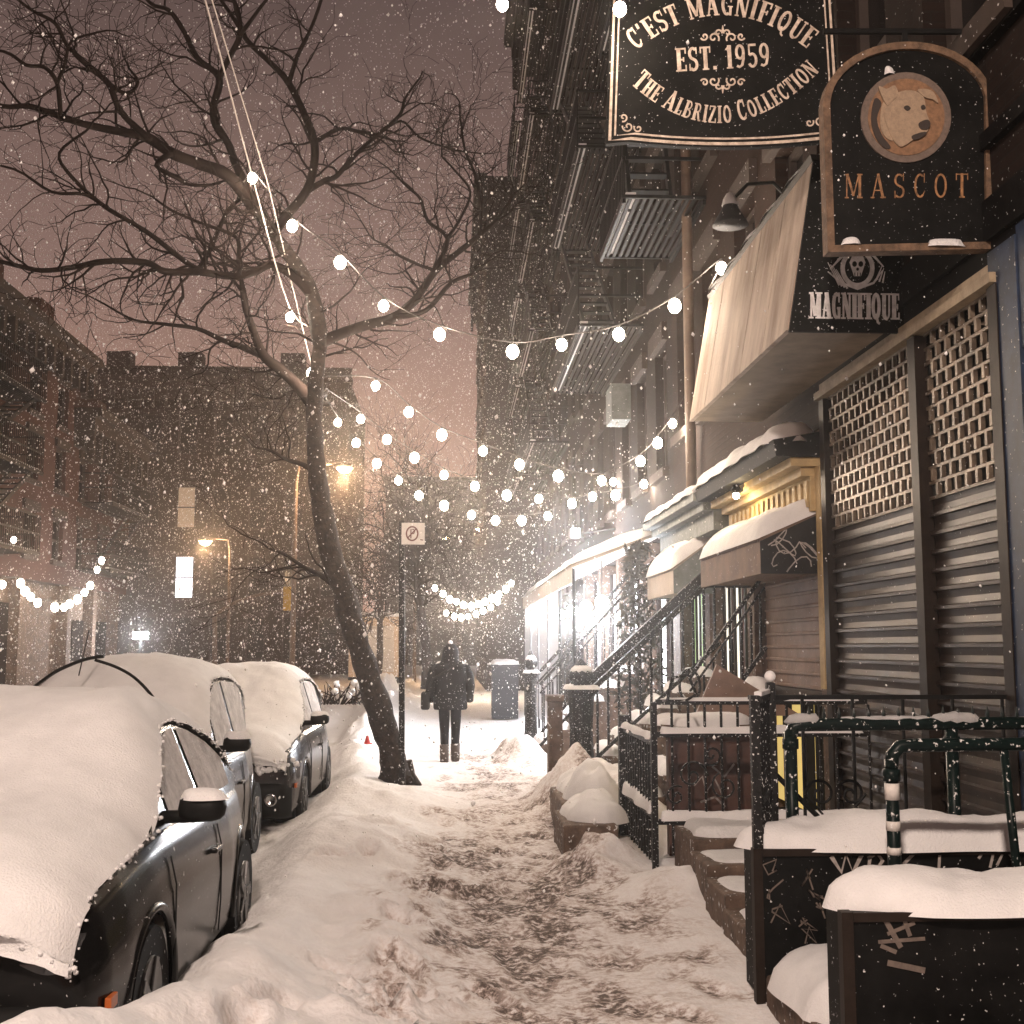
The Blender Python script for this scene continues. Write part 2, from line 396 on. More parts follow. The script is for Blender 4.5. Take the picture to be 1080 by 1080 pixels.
# ridge of ploughed snow along the parked cars
amp = np.interp(Y, [0, 3.5, 4.6, 6.0, 7.4, 9, 11, 13, 16, 18, 22, 40, 60], [0.22, 0.28, 0.34, 0.29, 0.20, 0.11, 0.13, 0.16, 0.12, 0.34, 0.5, 0.55, 0.4])
cx = np.interp(Y, [0, 5, 8, 11, 16, 19, 40], [-0.95, -1.0, -1.05, -1.2, -1.15, -1.5, -1.9])
w = np.where(X < cx, 0.42, 0.31)
lump = 0.80 + 0.75 * fbm(X * 2.2, Y * 1.7, 3, 9)
Z += amp * np.exp(-((X - cx) / w) ** 2) * lump
# pile pushed up before the front car
Z += (0.70 * (1 - sm(3.9, 4.8, Y)) + 0.20 * (1 - sm(4.5, 5.6, Y))) * (1 - sm(-1.5, -0.8, X)) * (0.8 + 0.9 * fbm(X * 2, Y * 2, 3, 14)) * sm(-6, -3.4, X)
def mound(cx, cy, rx, ry, h, rough=0.5, seed=1):
    global Z
    g = np.exp(-(((X - cx) / rx) ** 2 + ((Y - cy) / ry) ** 2) ** 1.3)
    Z = Z + h * g * (1 + rough * 2 * fbm(X * 3 + seed, Y * 3, 4, seed))
mound(-0.42, 7.5, 0.42, 0.85, 0.15, 0.8, 21)
mound(-0.62, 5.3, 0.50, 0.7, 0.13, 0.7, 22)
mound(-0.75, 10.6, 0.5, 1.1, 0.20, 0.4, 23)
mound(-0.70, 13.4, 0.55, 0.9, 0.16, 0.4, 24)
mound(1.18, 9.6, 0.30, 0.55, 0.22, 0.6, 25)
mound(1.52, 8.6, 0.28, 0.4, 0.16, 0.6, 26)
mound(1.25, 13.6, 0.32, 0.9, 0.40, 0.5, 27)
mound(1.75, 13.0, 0.45, 0.9, 0.42, 0.4, 28)
mound(1.02, 18.9, 0.34, 0.8, 0.34, 0.5, 29)
mound(1.85, 4.25, 0.35, 0.22, 0.20, 0.4, 30)
mound(2.4, 4.3, 0.6, 0.2, 0.20, 0.4, 31)
mound(1.62, 11.8, 0.4, 0.8, 0.3, 0.5, 32)
mound(-2.6, 34, 1.6, 6, 0.7, 0.5, 33)
# trodden path: footprints
path = gauss(X, 0.60 + 0.12 * np.sin(Y * 0.6), 0.85) * near
Z -= 0.05 * path
pr = np.random.default_rng(5)
dirt = np.zeros_like(Z)
def print_at(fx, fy, dp, ang):
    global Z, dirt
    ii = np.where((np.array(gx) > fx - 0.35) & (np.array(gx) < fx + 0.35))[0]; jj = np.where((np.array(gy) > fy - 0.4) & (np.array(gy) < fy + 0.4))[0]
    if len(ii) == 0 or len(jj) == 0: return
    s = np.ix_(ii, jj); dx = X[s] - fx; dy = Y[s] - fy
    a = dx * math.cos(ang) + dy * math.sin(ang); b = -dx * math.sin(ang) + dy * math.cos(ang)
    q = (a / 0.065) ** 2 + (b / 0.15) ** 2
    Z[s] -= dp * np.exp(-q ** 1.5); Z[s] += dp * 0.45 * np.exp(-((np.sqrt(q) - 1.5) / 0.35) ** 2)
    dirt[s] += 0.85 * np.exp(-q)
for k in range(420):
    fy = 3.2 + 17 * pr.random() ** 1.1
    fx = 0.62 + 0.12 * math.sin(fy * 0.6) + pr.normal() * 0.48
    if -0.6 < fx < 1.5: print_at(fx, fy, 0.006 + 0.014 * pr.random(), pr.normal() * 0.35)
for k in range(34):
    print_at(-0.25 + pr.normal() * 0.3, 4.0 + 7 * pr.random(), 0.05 + 0.05 * pr.random(), pr.normal() * 0.9)
wearn = 0.7 * fbm(X * 1.3, Y * 0.9, 3, 41) + 0.9 * fbm(X * 5, Y * 4.2, 4, 42)
dirt = np.clip(dirt * 0.48 + path * sm(0.02, 0.34, wearn) * 0.9 + 0.32 * path, 0, 1) * (1 - sm(12, 26, Y) * 0.6)
dirt = np.maximum(dirt, sm(-2.2, -3.2, X) * sm(-5.6, -4.4, X) * 0.35)
far_ = sm(60, 120, Y)
Z = Z * (1 - far_) - 0.1 * far_
nxg, nyg = X.shape
verts = np.stack([X, Y, Z], -1).reshape(-1, 3)
idx = np.arange(nxg * nyg).reshape(nxg, nyg)
faces = np.stack([idx[:-1, :-1], idx[1:, :-1], idx[1:, 1:], idx[:-1, 1:]], -1).reshape(-1, 4)
me = bpy.data.meshes.new('snowy_ground')
me.vertices.add(len(verts)); me.vertices.foreach_set('co', verts.ravel().astype(np.float32))
me.loops.add(faces.size); me.loops.foreach_set('vertex_index', faces.ravel().astype(np.int32))
me.polygons.add(len(faces)); me.polygons.foreach_set('loop_start', np.arange(0, faces.size, 4, dtype=np.int32))
me.polygons.foreach_set('use_smooth', [True] * len(faces))
at_ = me.attributes.new('slush', 'FLOAT', 'POINT'); at_.data.foreach_set('value', dirt.ravel().astype(np.float32))
me.update(); me.validate()
g = bpy.data.objects.new('snowy_ground', me); COL.objects.link(g); g['kind'] = 'structure'
gm = mat('trodden_snow', (0.84, 0.82, 0.82), rough=0.85, noise=0.10, nscale=5, bump=0.55, bscale=38, spec=0.25)
nt = gm.node_tree; b_ = nt.nodes['Principled BSDF']
aa = nt.nodes.new('ShaderNodeAttribute'); aa.attribute_name = 'slush'
tn = nt.nodes.new('ShaderNodeTexNoise'); tn.inputs['Scale'].default_value = 22; tn.inputs['Detail'].default_value = 6; tn.inputs['Roughness'].default_value = 0.7
tcn = nt.nodes.new('ShaderNodeTexCoord'); nt.links.new(tcn.outputs['Object'], tn.inputs['Vector'])
mr = nt.nodes.new('ShaderNodeMapRange'); nt.links.new(tn.outputs['Fac'], mr.inputs[0]); mr.inputs[1].default_value = 0.36; mr.inputs[2].default_value = 0.60
mm = nt.nodes.new('ShaderNodeMath'); mm.operation = 'MULTIPLY'; nt.links.new(aa.outputs['Fac'], mm.inputs[0]); nt.links.new(mr.outputs[0], mm.inputs[1])
old = b_.inputs['Base Color'].links[0].from_socket
mx = nt.nodes.new('ShaderNodeMix'); mx.data_type = 'RGBA'; nt.links.new(mm.outputs[0], mx.inputs['Factor']); nt.links.new(old, mx.inputs['A']); mx.inputs['B'].default_value = (0.13, 0.09, 0.075, 1)
cr = nt.nodes.new('ShaderNodeValToRGB'); cr.color_ramp.elements[0].position = 0.08; cr.color_ramp.elements[0].color = (0.70, 0.63, 0.60, 1)
cr.color_ramp.elements[1].position = 0.75; cr.color_ramp.elements[1].color = (0.11, 0.085, 0.075, 1)
ce_ = cr.color_ramp.elements.new(0.38); ce_.color = (0.44, 0.36, 0.325, 1)
fm_ = nt.nodes.new('ShaderNodeMath'); fm_.operation = 'MULTIPLY'; fm_.use_clamp = True; fm_.inputs[1].default_value = 2.6
nt.links.new(mm.outputs[0], cr.inputs[0]); nt.links.new(cr.outputs[0], mx.inputs['B']); nt.links.new(mm.outputs[0], fm_.inputs[0]); nt.links.new(fm_.outputs[0], mx.inputs['Factor'])
nt.links.new(mx.outputs['Result'], b_.inputs['Base Color'])
g.data.materials.append(gm)
_Zg, _gx, _gy = Z, np.array(gx), np.array(gy)
def ground(x, y):
    i = int(np.clip(np.searchsorted(_gx, x) - 1, 0, len(_gx) - 2)); j = int(np.clip(np.searchsorted(_gy, y) - 1, 0, len(_gy) - 2))
    return float(_Zg[i, j])

# ------------------------------------------------------------------ buildings
FX = 3.2     # plane of the shop fronts on the right
class Face:
    """maps (along, height, outward) to the world"""
    def __init__(s, fn): s.fn = fn
    def box(s, mb, a0, a1, z0, z1, o0, o1):
        P = [s.fn(a, z, o) for z in (z0, z1) for a, o in ((a0, o0), (a1, o0), (a1, o1), (a0, o1))]
        mb.hexa(P); return mb
    def quad(s, mb, a0, a1, z0, z1, o):
        mb.add([s.fn(a0, z0, o), s.fn(a1, z0, o), s.fn(a1, z1, o), s.fn(a0, z1, o)], [(0, 1, 2, 3)]); return mb
def right_face(X0=FX): return Face(lambda a, z, o: (X0 - o, a, z))
def left_face(X0): return Face(lambda a, z, o: (X0 + o, a, z))
def front_face(Y0): return Face(lambda a, z, o: (a, Y0 - o, z))

def facade(root, F, a0, a1, z0, z1, cols, floors, m, win_w=1.0, win_h=1.8, sill_m='limestone', lintel=True, depth=8.0, wm='glass', lit=None, cornice=None, cornice_m='limestone', frames=True, ac=(), snow_sills=True):
    """brick front with real window openings; floors = list of sill heights"""
    wall = MB()
    pitch = (a1 - a0) / cols
    zs = z0
    T = 0.3
    wins = []
    for fi, s in enumerate(floors):
        F.box(wall, a0, a1, zs, s, -T, 0)
        edge = a0
        for c in range(cols):
            cc = a0 + pitch * (c + 0.5)
            F.box(wall, edge, cc - win_w / 2, s, s + win_h, -T, 0); edge = cc + win_w / 2
            wins.append((fi, c, cc, s))
        F.box(wall, edge, a1, s, s + win_h, -T, 0)
        zs = s + win_h
    F.box(wall, a0, a1, zs, z1, -T, 0)
    F.box(wall, a0, a1, z0, z1, -depth, -T - 0.05)
    wall.build('wall', m, root)
    for fi, c, cc, s in wins:
        mm_ = wm
        if lit and (fi, c) in lit: mm_ = lit[(fi, c)]
        p = MB(); F.box(p, cc - win_w / 2, cc + win_w / 2, s, s + win_h, -0.24, -0.2)
        w_ = p.build('window', mm_, root)
        if frames:
            f = MB()
            for q in (-win_w / 2, win_w / 2 - 0.07): F.box(f, cc + q, cc + q + 0.07, s, s + win_h, -0.2, -0.13)
            for zz in (s, s + win_h * 0.5 - 0.04, s + win_h - 0.07): F.box(f, cc - win_w / 2 + 0.07, cc + win_w / 2 - 0.07, zz, zz + 0.07, -0.2, -0.135)
            f.build('frame', 'frame', w_)
        sl = MB(); F.box(sl, cc - win_w / 2 - 0.12, cc + win_w / 2 + 0.12, s - 0.14, s - 0.003, 0.002, 0.10)
        sl.build('sill', sill_m, w_)
        if lintel:
            sl = MB(); F.box(sl, cc - win_w / 2 - 0.15, cc + win_w / 2 + 0.15, s + win_h + 0.003, s + win_h + 0.28, 0.002, 0.09); sl.build('lintel', sill_m, w_)
    if cornice:
        ch, cp = cornice
        c = MB()
        F.box(c, a0 - 0.1, a1 + 0.1, z1 - ch, z1 - ch * 0.55, 0.003, cp * 0.45)
        F.box(c, a0 - 0.15, a1 + 0.15, z1 - ch * 0.55 + 0.002, z1 - ch * 0.2, 0.003, cp * 0.75)
        F.box(c, a0 - 0.2, a1 + 0.2, z1 - ch * 0.2 + 0.002, z1 + 0.05, 0.003, cp)
        n = int((a1 - a0) / 0.8)
        for i in range(n + 1):
            a = a0 + (a1 - a0) * i / n
            F.box(c, a - 0.09, a + 0.09, z1 - ch * 1.35, z1 - ch * 0.55, cp * 0.45 + 0.004, cp * 0.72)
        c.build('cornice', cornice_m, root)

def fire_escape(root, F, a0, a1, levels, proj=1.0, m='iron_clean', stair=True):
    for li, z in enumerate(levels):
        fe = MB()
        n = int(proj / 0.09)
        for i in range(n + 1):
            o = 0.05 + (proj - 0.05) * i / n
            F.box(fe, a0 + .021, a1 - .021, z - 0.02, z + 0.015, o - 0.022, o + 0.022)
        for a in (a0, a1): F.box(fe, a - .02, a + .02, z - 0.03, z + 0.014, 0.01, proj + .03)
        for o in (0.03, proj): F.box(fe, a0, a1, z - 0.09, z - 0.031, o - 0.02, o + 0.02)
        o_ = fe.build('fire_escape', m, root)
        rl = MB()
        for h in (0.5, 0.98):
            F.box(rl, a0, a1, z + h - 0.02, z + h + 0.02, proj - 0.02, proj + 0.02)
            for a in (a0, a1): F.box(rl, a - 0.02, a + 0.02, z + h - 0.02, z + h + 0.02, 0.02, proj - 0.021)
        k = int((a1 - a0) / 0.14)
        for i in range(k + 1):
            a = a0 + (a1 - a0) * i / k
            F.box(rl, a - 0.011, a + 0.011, z + 0.016, z + 0.479, proj - 0.011, proj + 0.011)
            F.box(rl, a - 0.011, a + 0.011, z + 0.521, z + 0.959, proj - 0.011, proj + 0.011)
        rl.build('railing', m, o_)
        sn = MB(); F.box(sn, a0 + 0.05, a1 - 0.05, z + 0.018, z + 0.07, proj - 0.16, proj - 0.03); sn.build('snow', 'snow', o_)
        if stair and li + 1 < len(levels):
            st = MB(); z2 = levels[li + 1]
            A = Vector(F.fn(a0 + 0.5, z + 0.02, proj * 0.6)); B = Vector(F.fn(a1 - 0.6, z2 - 0.1, proj * 0.6))
            out = Vector(F.fn(0, 0, 1)) - Vector(F.fn(0, 0, 0))
            for q in (-0.27, 0.27): st.bar(A + out * q, B + out * q, 0.05, 0.12)
            for i in range(1, 11):
                p = A.lerp(B, i / 11); st.bar(p - out * 0.245, p + out * 0.245, 0.18, 0.025)
            st.build('stair', m, o_)

# --- building with the roller shutters (nearest on the right)
RF = right_face()
A_ = thing('corner_shop_building', 'black painted shop building with lattice roller shutters at the near right', 'building', (FX, 6, 0))
w = MB()
SH0, SHM, SH1 = 10.12, 8.07, 6.93   # far edge, middle post, near edge of the shutters
ZT, ZG, ZB = 3.74, 2.63, 0.18
w.box(FX + 0.35, 9, 1.5, 10.3, 0, 15)                      # dark core
w.box(FX, FX + 0.34, 1.5, 6.78, 0, 3.9)
w.box(FX, FX + 0.34, 6.781, 10.3, 3.9, 4.25)
w.box(FX, FX + 0.34, 10.14, 10.3, 0, 3.899)
w.box(FX, FX + 0.34, 1.5, 6.78, 3.901, 4.25)
w.build('wall', 'black_wood', A_)
upw = MB()
for (y0, y1, z0, z1) in ((1.5, 10.3, 4.252, 5.40), (1.5, 10.3, 7.4, 9.2), (1.5, 10.3, 11.4, 15)): upw.box(FX + 0.02, FX + 0.34, y0, y1, z0, z1)
for a, b in ((1.5, 2.2), (3.6, 4.4), (5.8, 6.6), (7.9, 8.6), (9.7, 10.3)):
    for z0, z1 in ((5.401, 7.399), (9.201, 11.399)): upw.box(FX + 0.02, FX + 0.34, a, b, z0, z1)
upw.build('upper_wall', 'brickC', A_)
for a, b in ((2.2, 3.6), (4.4, 5.8), (6.6, 7.9), (8.6, 9.7)):
    for z0, z1 in ((5.40, 7.4), (9.2, 11.4)):
        p = MB(); p.box(FX + 0.26, FX + 0.28, a, b, z0, z1); wd = p.build('window', 'glass', A_)
        f = MB()
        for q in (a, b - 0.09): f.box(FX + 0.18, FX + 0.259, q, q + 0.09, z0, z1)
        for q in (z0, (z0 + z1) / 2 - 0.05, z1 - 0.09): f.box(FX + 0.185, FX + 0.259, a + 0.09, b - 0.09, q, q + 0.09)
        f.build('frame', 'frame', wd)
        s_ = MB(); s_.box(FX - 0.10, FX + 0.018, a - 0.15, b + 0.15, z0 - 0.16, z0 - 0.002); s_.build('sill', 'limestone', wd)
c = MB()
c.box(FX - 0.12, FX - 0.002, 8.76, 10.32, 4.05, 4.2); c.box(FX - 0.2, FX - 0.002, 8.76, 10.32, 4.202, 4.36)
c.box(FX - 0.035, FX - 0.002, 1.5, 8.6, 4.05, 4.3)
c.box(FX - 0.05, FX + 0.018, 1.5, 10.32, 5.22, 5.32); c.box(FX - 0.03, FX + 0.017, 1.5, 10.32, 4.62, 4.72)
c.build('shop_cornice', 'black_wood', A_)
c = MB(); c.box(FX - 0.06, FX + 0.0, 7.6, 10.32, 5.322, 5.36); c.build('snow_on_cornice', 'snow', A_)
c = MB()   # tan head trim over the shutters
c.box(FX - 0.10, FX - 0.003, 6.8, 10.28, ZT + 0.01, ZT + 0.07); c.box(FX - 0.05, FX - 0.003, 6.8, 10.28, ZT + 0.075, ZT + 0.15)
c.build('head_trim', 'trim_tan', A_)
c = MB()
c.box(FX - 0.06, FX - 0.002, 6.55, 6.9, 0.1, 3.95); c.box(FX - 0.05, FX - 0.002, 4.9, 6.549, 3.3, 4.0)
c.build('blue_pilaster', 'blue', A_)
c = MB(); c.box(FX - 0.03, FX - 0.002, 5.0, 6.4, 0.15, 3.1); dr = c.build('shop_door', 'black_wood', A_)
c = MB(); c.box(FX - 0.045, FX - 0.031, 5.2, 6.2, 1.3, 2.9); c.build('pane', 'dark_int', dr)
c = MB(); c.box(FX - 0.09, FX - 0.045, 5.14, 5.17, 1.0, 1.4); c.build('handle', 'chrome', dr)
def shutter(y0, y1, name_label):
    s = MB(); n = int(round((ZG - ZB) / 0.122)); h = (ZG - ZB) / n
    prof = []
    for i in range(n):
        z = ZB + i * h
        prof += [(FX - 0.030, z), (FX - 0.030, z + h * 0.18), (FX - 0.004, z + h * 0.26), (FX + 0.004, z + h * 0.6), (FX - 0.004, z + h * 0.97)]
    prof.append((FX - 0.03, ZG))
    s.grid([[(x, y, z) for x, z in prof] for y in (y0, y1)])
    o = s.build('roller_shutter', 'slat', A_)
    l = MB(); nh = 11
    hh = (ZT - ZG) / nh
    for i in range(nh + 1):
        z = ZG + i * hh
        l.box(FX - 0.026, FX - 0.012, y0, y1, z - 0.010, z + 0.010)
    nv = int((y1 - y0) / 0.135); 
    for i in range(nh):
        for j in range(nv + 1):
            y = y0 + (j + (0.5 if i % 2 else 0.0)) * (y1 - y0) / nv
            if y0 + 0.02 < y < y1 - 0.02:
                l.box(FX - 0.036, FX - 0.008, y - 0.018, y + 0.018, ZG + i * hh + 0.0105, ZG + (i + 1) * hh - 0.0105)
    l.build('lattice', 'lattice', o)
    return o
shutter(SHM + 0.07, SH0, '')
shutter(SH1, SHM - 0.07, '')
c = MB(); c.box(FX - 0.09, FX - 0.002, SHM - 0.065, SHM + 0.065, 0, ZT); c.box(FX - 0.07, FX - 0.002, SH0 + 0.005, SH0 + 0.13, 0, ZT); c.box(FX - 0.07, FX - 0.062, SH1 - 0.14, SH1 - 0.02, 0, ZT)
c.build('shutter_post', 'post_brown', A_)
c = MB(); c.box(FX + 0.03, FX + 0.3, SH1 + 0.01, SH0, ZB, ZG); c.build('shop_window', 'dark_int', A_)
c = MB(); c.box(FX + 0.24, FX + 0.3, 6.8, 10.13, ZG + 0.01, ZT); c.box(FX + 0.012, FX + 0.34, 6.8, 10.13, 0, ZB - 0.01); c.build('shop_interior', 'dark_int', A_)
c = MB(); c.box(FX + 0.12, FX + 0.14, 7.62, 7.78, 2.65, 3.72); c.build('bright_jamb', 'limestone', A_)

# --- brick building with the ochre entrance (second on the right)
B_ = thing('brick_townhouse', 'brown brick house with ochre entrance hood beside the black shop', 'building', (FX, 14, 0))
facade(B_, RF, 10.302, 17.5, 3.55, 16.5, 4, [4.6, 7.7, 10.8, 13.6], 'brickB', win_w=0.95, win_h=1.9, cornice=(1.2, 0.7), lit={(1, 2): 'win_dim'})
w = MB()
w.box(FX + 0.4, 11, 10.302, 17.5, 0, 3.54)
for a, b in ((10.302, 10.62), (12.95, 13.25), (15.2, 15.5), (17.2, 17.5)): w.box(FX, FX + 0.39, a, b, 0, 3.54)
w.box(FX, FX + 0.39, 10.621, 12.949, 2.9, 3.54); w.box(FX, FX + 0.39, 13.251, 15.199, 2.95, 3.54); w.box(FX, FX + 0.39, 15.501, 17.199, 2.95, 3.54)
w.build('ground_floor_wall', 'stone', B_)
# ochre hood with frieze
c = MB()
c.box(FX - 0.10, FX - 0.003, 10.45, 13.6, 2.82, 3.12); c.box(FX - 0.18, FX - 0.003, 10.45, 13.6, 3.123, 3.2); c.box(FX - 0.28, FX - 0.003, 10.4, 13.7, 3.203, 3.28)
c.box(FX - 0.06, FX - 0.003, 10.32, 10.449, 1.3, 3.2)
for i in range(16): c.box(FX - 0.118, FX - 0.101, 10.5 + i * 0.19, 10.58 + i * 0.19, 2.86, 3.09)
c.build('entrance_frieze', 'yellow_paint', B_)
c = MB()
c.hexa([(FX - 0.42, 10.35, 3.283), (FX - 0.003, 10.35, 3.283), (FX - 0.003, 13.75, 3.283), (FX - 0.42, 13.75, 3.283), (FX - 0.45, 10.32, 3.42), (FX - 0.003, 10.32, 3.5), (FX - 0.003, 13.78, 3.5), (FX - 0.45, 13.78, 3.42)])
c.build('entrance_hood', 'black_wood', B_)
c = MB(); snow_slab(c, FX - 0.46, FX + 0.0, 10.32, 13.78, 3.42, 0.20, seed=4, over=0.03, edge=0.22); c.build('snow_on_hood', 'snow_soft', B_, smooth=True)
# small roll door at the top of the near stoop and lit basement below
c = MB(); prof = []
for i in range(9):
    z = 1.27 + i * 0.125; prof += [(FX + 0.10, z), (FX + 0.10, z + 0.02), (FX + 0.115, z + 0.03), (FX + 0.115, z + 0.12)]
c.grid([[(x, y, z) for x, z in prof] for y in (10.66, 12.9)]); c.build('roll_door', 'rolldoor', B_)
c = MB(); c.box(FX + 0.04, FX + 0.2, 10.621, 12.949, 1.14, 1.262); c.build('door_sill', 'limestone', B_)
c = MB(); c.box(FX + 0.2, FX + 0.22, 10.66, 12.9, 0.1, 1.13); c.build('basement_window', 'yellow_glow', B_)
c = MB()
for y in (11.2, 11.55, 12.3): c.box(FX + 0.12, FX + 0.199, y, y + 0.07, 0.1, 1.13)
c.build('basement_mullion', 'dark_int', B_)
# lit parlour windows behind the stoops: green and cream stripes
k = 0
for (y0, y1) in ((13.26, 15.19), (15.51, 17.19)):
    n = 7
    for i in range(n):
        a = y0 + (y1 - y0) * i / n; b = y0 + (y1 - y0) * (i + 1) / n
        c = MB(); c.box(FX + 0.2, FX + 0.22, a + 0.02, b - 0.02, 0.35, 2.5)
        c.build('lit_pane', ('green_glow', 'white_glow', 'green_glow', 'red_door', 'white_glow', 'red_door', 'white_glow')[(i + k) % 7], B_)
    c = MB()
    for i in range(n + 1):
        a = y0 + (y1 - y0) * i / n; c.box(FX + 0.17, FX + 0.198, a - 0.02, a + 0.02, 0.35, 2.5)
    c.box(FX + 0.14, FX + 0.23, y0, y1, 2.52, 2.94); c.box(FX + 0.14, FX + 0.23, y0, y1, 0.1, 0.33); c.build('pane_frame', 'post_brown', B_)
    k += 3
# second cornice, grey wood under snow
c = MB()
c.box(FX - 0.22, FX - 0.003, 13.85, 17.45, 2.98, 3.2); c.box(FX - 0.34, FX - 0.003, 13.82, 17.48, 3.203, 3.3); c.box(FX - 0.46, FX - 0.003, 13.8, 17.5, 3.303, 3.4)
c.build('shop_cornice', 'grey_wood', B_)
c = MB(); snow_slab(c, FX - 0.47, FX, 13.8, 17.5, 3.4, 0.16, seed=9, edge=0.2); c.build('snow_on_cornice', 'snow_soft', B_, smooth=True)
c = MB(); c.tube([(FX - 0.12, 15.6, 3.6), (FX - 0.12, 15.6, 12)], 0.07, 8); c.build('downpipe', 'pipe_tan', B_, smooth=True)
fire_escape(B_, RF, 14.9, 17.3, [7.3, 10.4, 13.4], proj=1.05)

# --- cafe building, canopy in front
D_ = thing('cafe_building', 'sooty brick tenement rising behind the lit cafe canopy', 'building', (FX, 24, 0))
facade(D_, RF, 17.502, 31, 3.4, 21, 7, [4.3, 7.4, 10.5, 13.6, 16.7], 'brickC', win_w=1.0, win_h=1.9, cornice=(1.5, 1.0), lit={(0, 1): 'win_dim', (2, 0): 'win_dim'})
w = MB(); w.box(FX + 0.4, 11, 17.502, 31, 0, 3.39)
for a in (17.502, 20.5, 23.5, 26.5, 29.5): w.box(FX, FX + 0.39, a, a + 0.35, 0, 3.39)
w.build('ground_floor_wall', 'stone', D_)
for a in (17.86, 20.86, 23.86, 26.86):
    c = MB(); c.box(FX + 0.3, FX + 0.32, a, a + 2.63, 0.3, 3.2); wd = c.build('shop_window', 'shop_glow', D_)
    f = MB()
    for q in (0, 0.86, 1.72, 2.56): f.box(FX + 0.22, FX + 0.298, a + q, a + q + 0.07, 0.3, 3.2)
    f.box(FX + 0.2, FX + 0.298, a, a + 2.63, 0.0, 0.29); f.build('frame', 'post_brown', wd)
fire_escape(D_, RF, 20, 25.5, [7.0, 10.1, 13.2, 16.3], proj=1.1)
c = MB(); c.box(FX - 0.35, FX - 0.003, 21.6, 22.4, 5.7, 6.35); c.build('air_conditioner', 'grey_wood', D_)

E_ = thing('dark_tenement', 'tall soot dark tenement with stepped cornice down the right side', 'building', (FX, 40, 0))
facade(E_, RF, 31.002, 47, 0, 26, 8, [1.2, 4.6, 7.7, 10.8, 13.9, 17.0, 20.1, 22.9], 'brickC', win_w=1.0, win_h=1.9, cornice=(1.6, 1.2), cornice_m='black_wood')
fire_escape(E_, RF, 33, 39, [7.2, 10.3, 13.4, 16.5, 19.6], proj=1.1)
fire_escape(E_, RF, 40.5, 46, [7.2, 10.3, 13.4, 16.5, 19.6], proj=1.1)
H_ = thing('far_jutting_tenement', 'dark tenement jutting out furthest down the right pavement', 'building', (1.35, 50, 0))
HF = right_face(1.35)
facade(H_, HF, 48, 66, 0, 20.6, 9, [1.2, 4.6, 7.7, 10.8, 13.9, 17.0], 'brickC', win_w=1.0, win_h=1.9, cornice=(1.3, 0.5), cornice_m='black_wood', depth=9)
fire_escape(H_, front_face(47.99), 2.0, 2.9, [6, 9, 12], proj=0.1, stair=False)
c = MB(); c.box(1.36, 9, 47.4, 47.998, 0, 20.3); c.build('side_wall', 'brickC', H_)

# --- left side of the street
LX = -12.2
LF = left_face(LX)
L1 = thing('red_brick_tenement', 'red brick tenement with dark shop at the far left edge', 'building', (LX, 28, 0))
facade(L1, LF, 14, 40, 3.6, 10.9, 10, [4.3, 6.5, 8.5], "brickL", win_w=1.05, win_h=1.3, cornice=(0.9, 0.8))
w = MB(); LF.box(w, 14, 40, 0, 3.59, -8, -0.35); 
for i in range(9): LF.box(w, 14 + i * 2.7, 14.4 + i * 2.7, 0, 3.59, -0.349, 0)
w.build('ground_floor_wall', 'stone', L1)
c = MB()
for i in range(8): LF.box(c, 14.41 + i * 2.7, 16.69 + i * 2.7, 0.4, 2.9, -0.34, -0.3)
c.build('shop_window', 'glass', L1)
c = MB(); LF.box(c, 26.0, 27.2, 0.5, 2.7, -0.25, -0.22); c.build('lit_doorway', 'win_dim', L1)
fire_escape(L1, LF, 20, 25, [4.2, 6.4, 8.4], proj=1.0)
fire_escape(L1, LF, 29, 34, [4.2, 6.4, 8.4], proj=1.0)
L2 = thing('stepped_down_tenement', 'dim tenement beyond the red brick one with a dark glazed shop at its foot', 'building', (LX, 46, 0))
facade(L2, LF, 40.002, 47, 3.6, 9.3, 3, [4.3, 6.5], "brickL", win_w=1.05, win_h=1.3, cornice=(1.2, 0.9))
w = MB(); LF.box(w, 40.002, 47, 0, 3.59, -8, -0.35)
for i in range(3): LF.box(w, 40.002 + i * 2.8, 40.4 + i * 2.8, 0, 3.59, -0.349, 0)
w.build('ground_floor_wall', 'stone', L2)
c = MB()
for i in range(2): LF.box(c, 41.6 + i * 2.8, 46.0 + i * 2.8, 1.2, 2.55, -0.34, -0.3)
c.build('shop_window', 'glass', L2)
fire_escape(L2, LF, 41, 46, [4.2, 6.4], proj=1.0)

c = MB()
for y in (17, 22.5, 28, 33.5, 38): c.box(LX - 1.6, LX - .6, y, y + 1.3, 10.9, 12.4 + .25 * math.sin(y))
c.build('chimney', 'brickL', L1)
c = MB()
for y in (42, 45.2): c.box(LX - 1.8, LX - .8, y, y + 1.1, 9.3, 10.7)
c.build('chimney', 'brickL', L2)
FF = front_face(76)
G_ = thing('corner_block', 'pale corner block across the junction with two lit windows one above the other', 'building', (-16, 76, 0))
facade(G_, FF, -24, -6.4, 0, 18.2, 8, [0.9, 4.6, 8.9, 13.4], 'brickB', win_w=1.15, win_h=2.6, cornice=(1.4, 0.9), lit={(1, 3): 'win_lit', (2, 3): 'win_dim'}, depth=14)
c = MB()
for x in (-22, -17.5, -11): c.box(x, x + 1.5, 78, 79.2, 18.2, 20.4)
c.box(-24.1, -6.3, 75.9, 76.3, 18.26, 19.0)
c.build('chimney', 'brickB', G_)
F2 = front_face(112)
G2 = thing('distant_block', 'hazy block closing the far end of the street', 'building', (2, 112, 0))
facade(G2, F2, -6, 9, 0, 17, 7, [1.2, 5.0, 8.4, 11.8], 'brickB', win_w=1.2, win_h=2.1, cornice=(1.2, 0.8), frames=False)
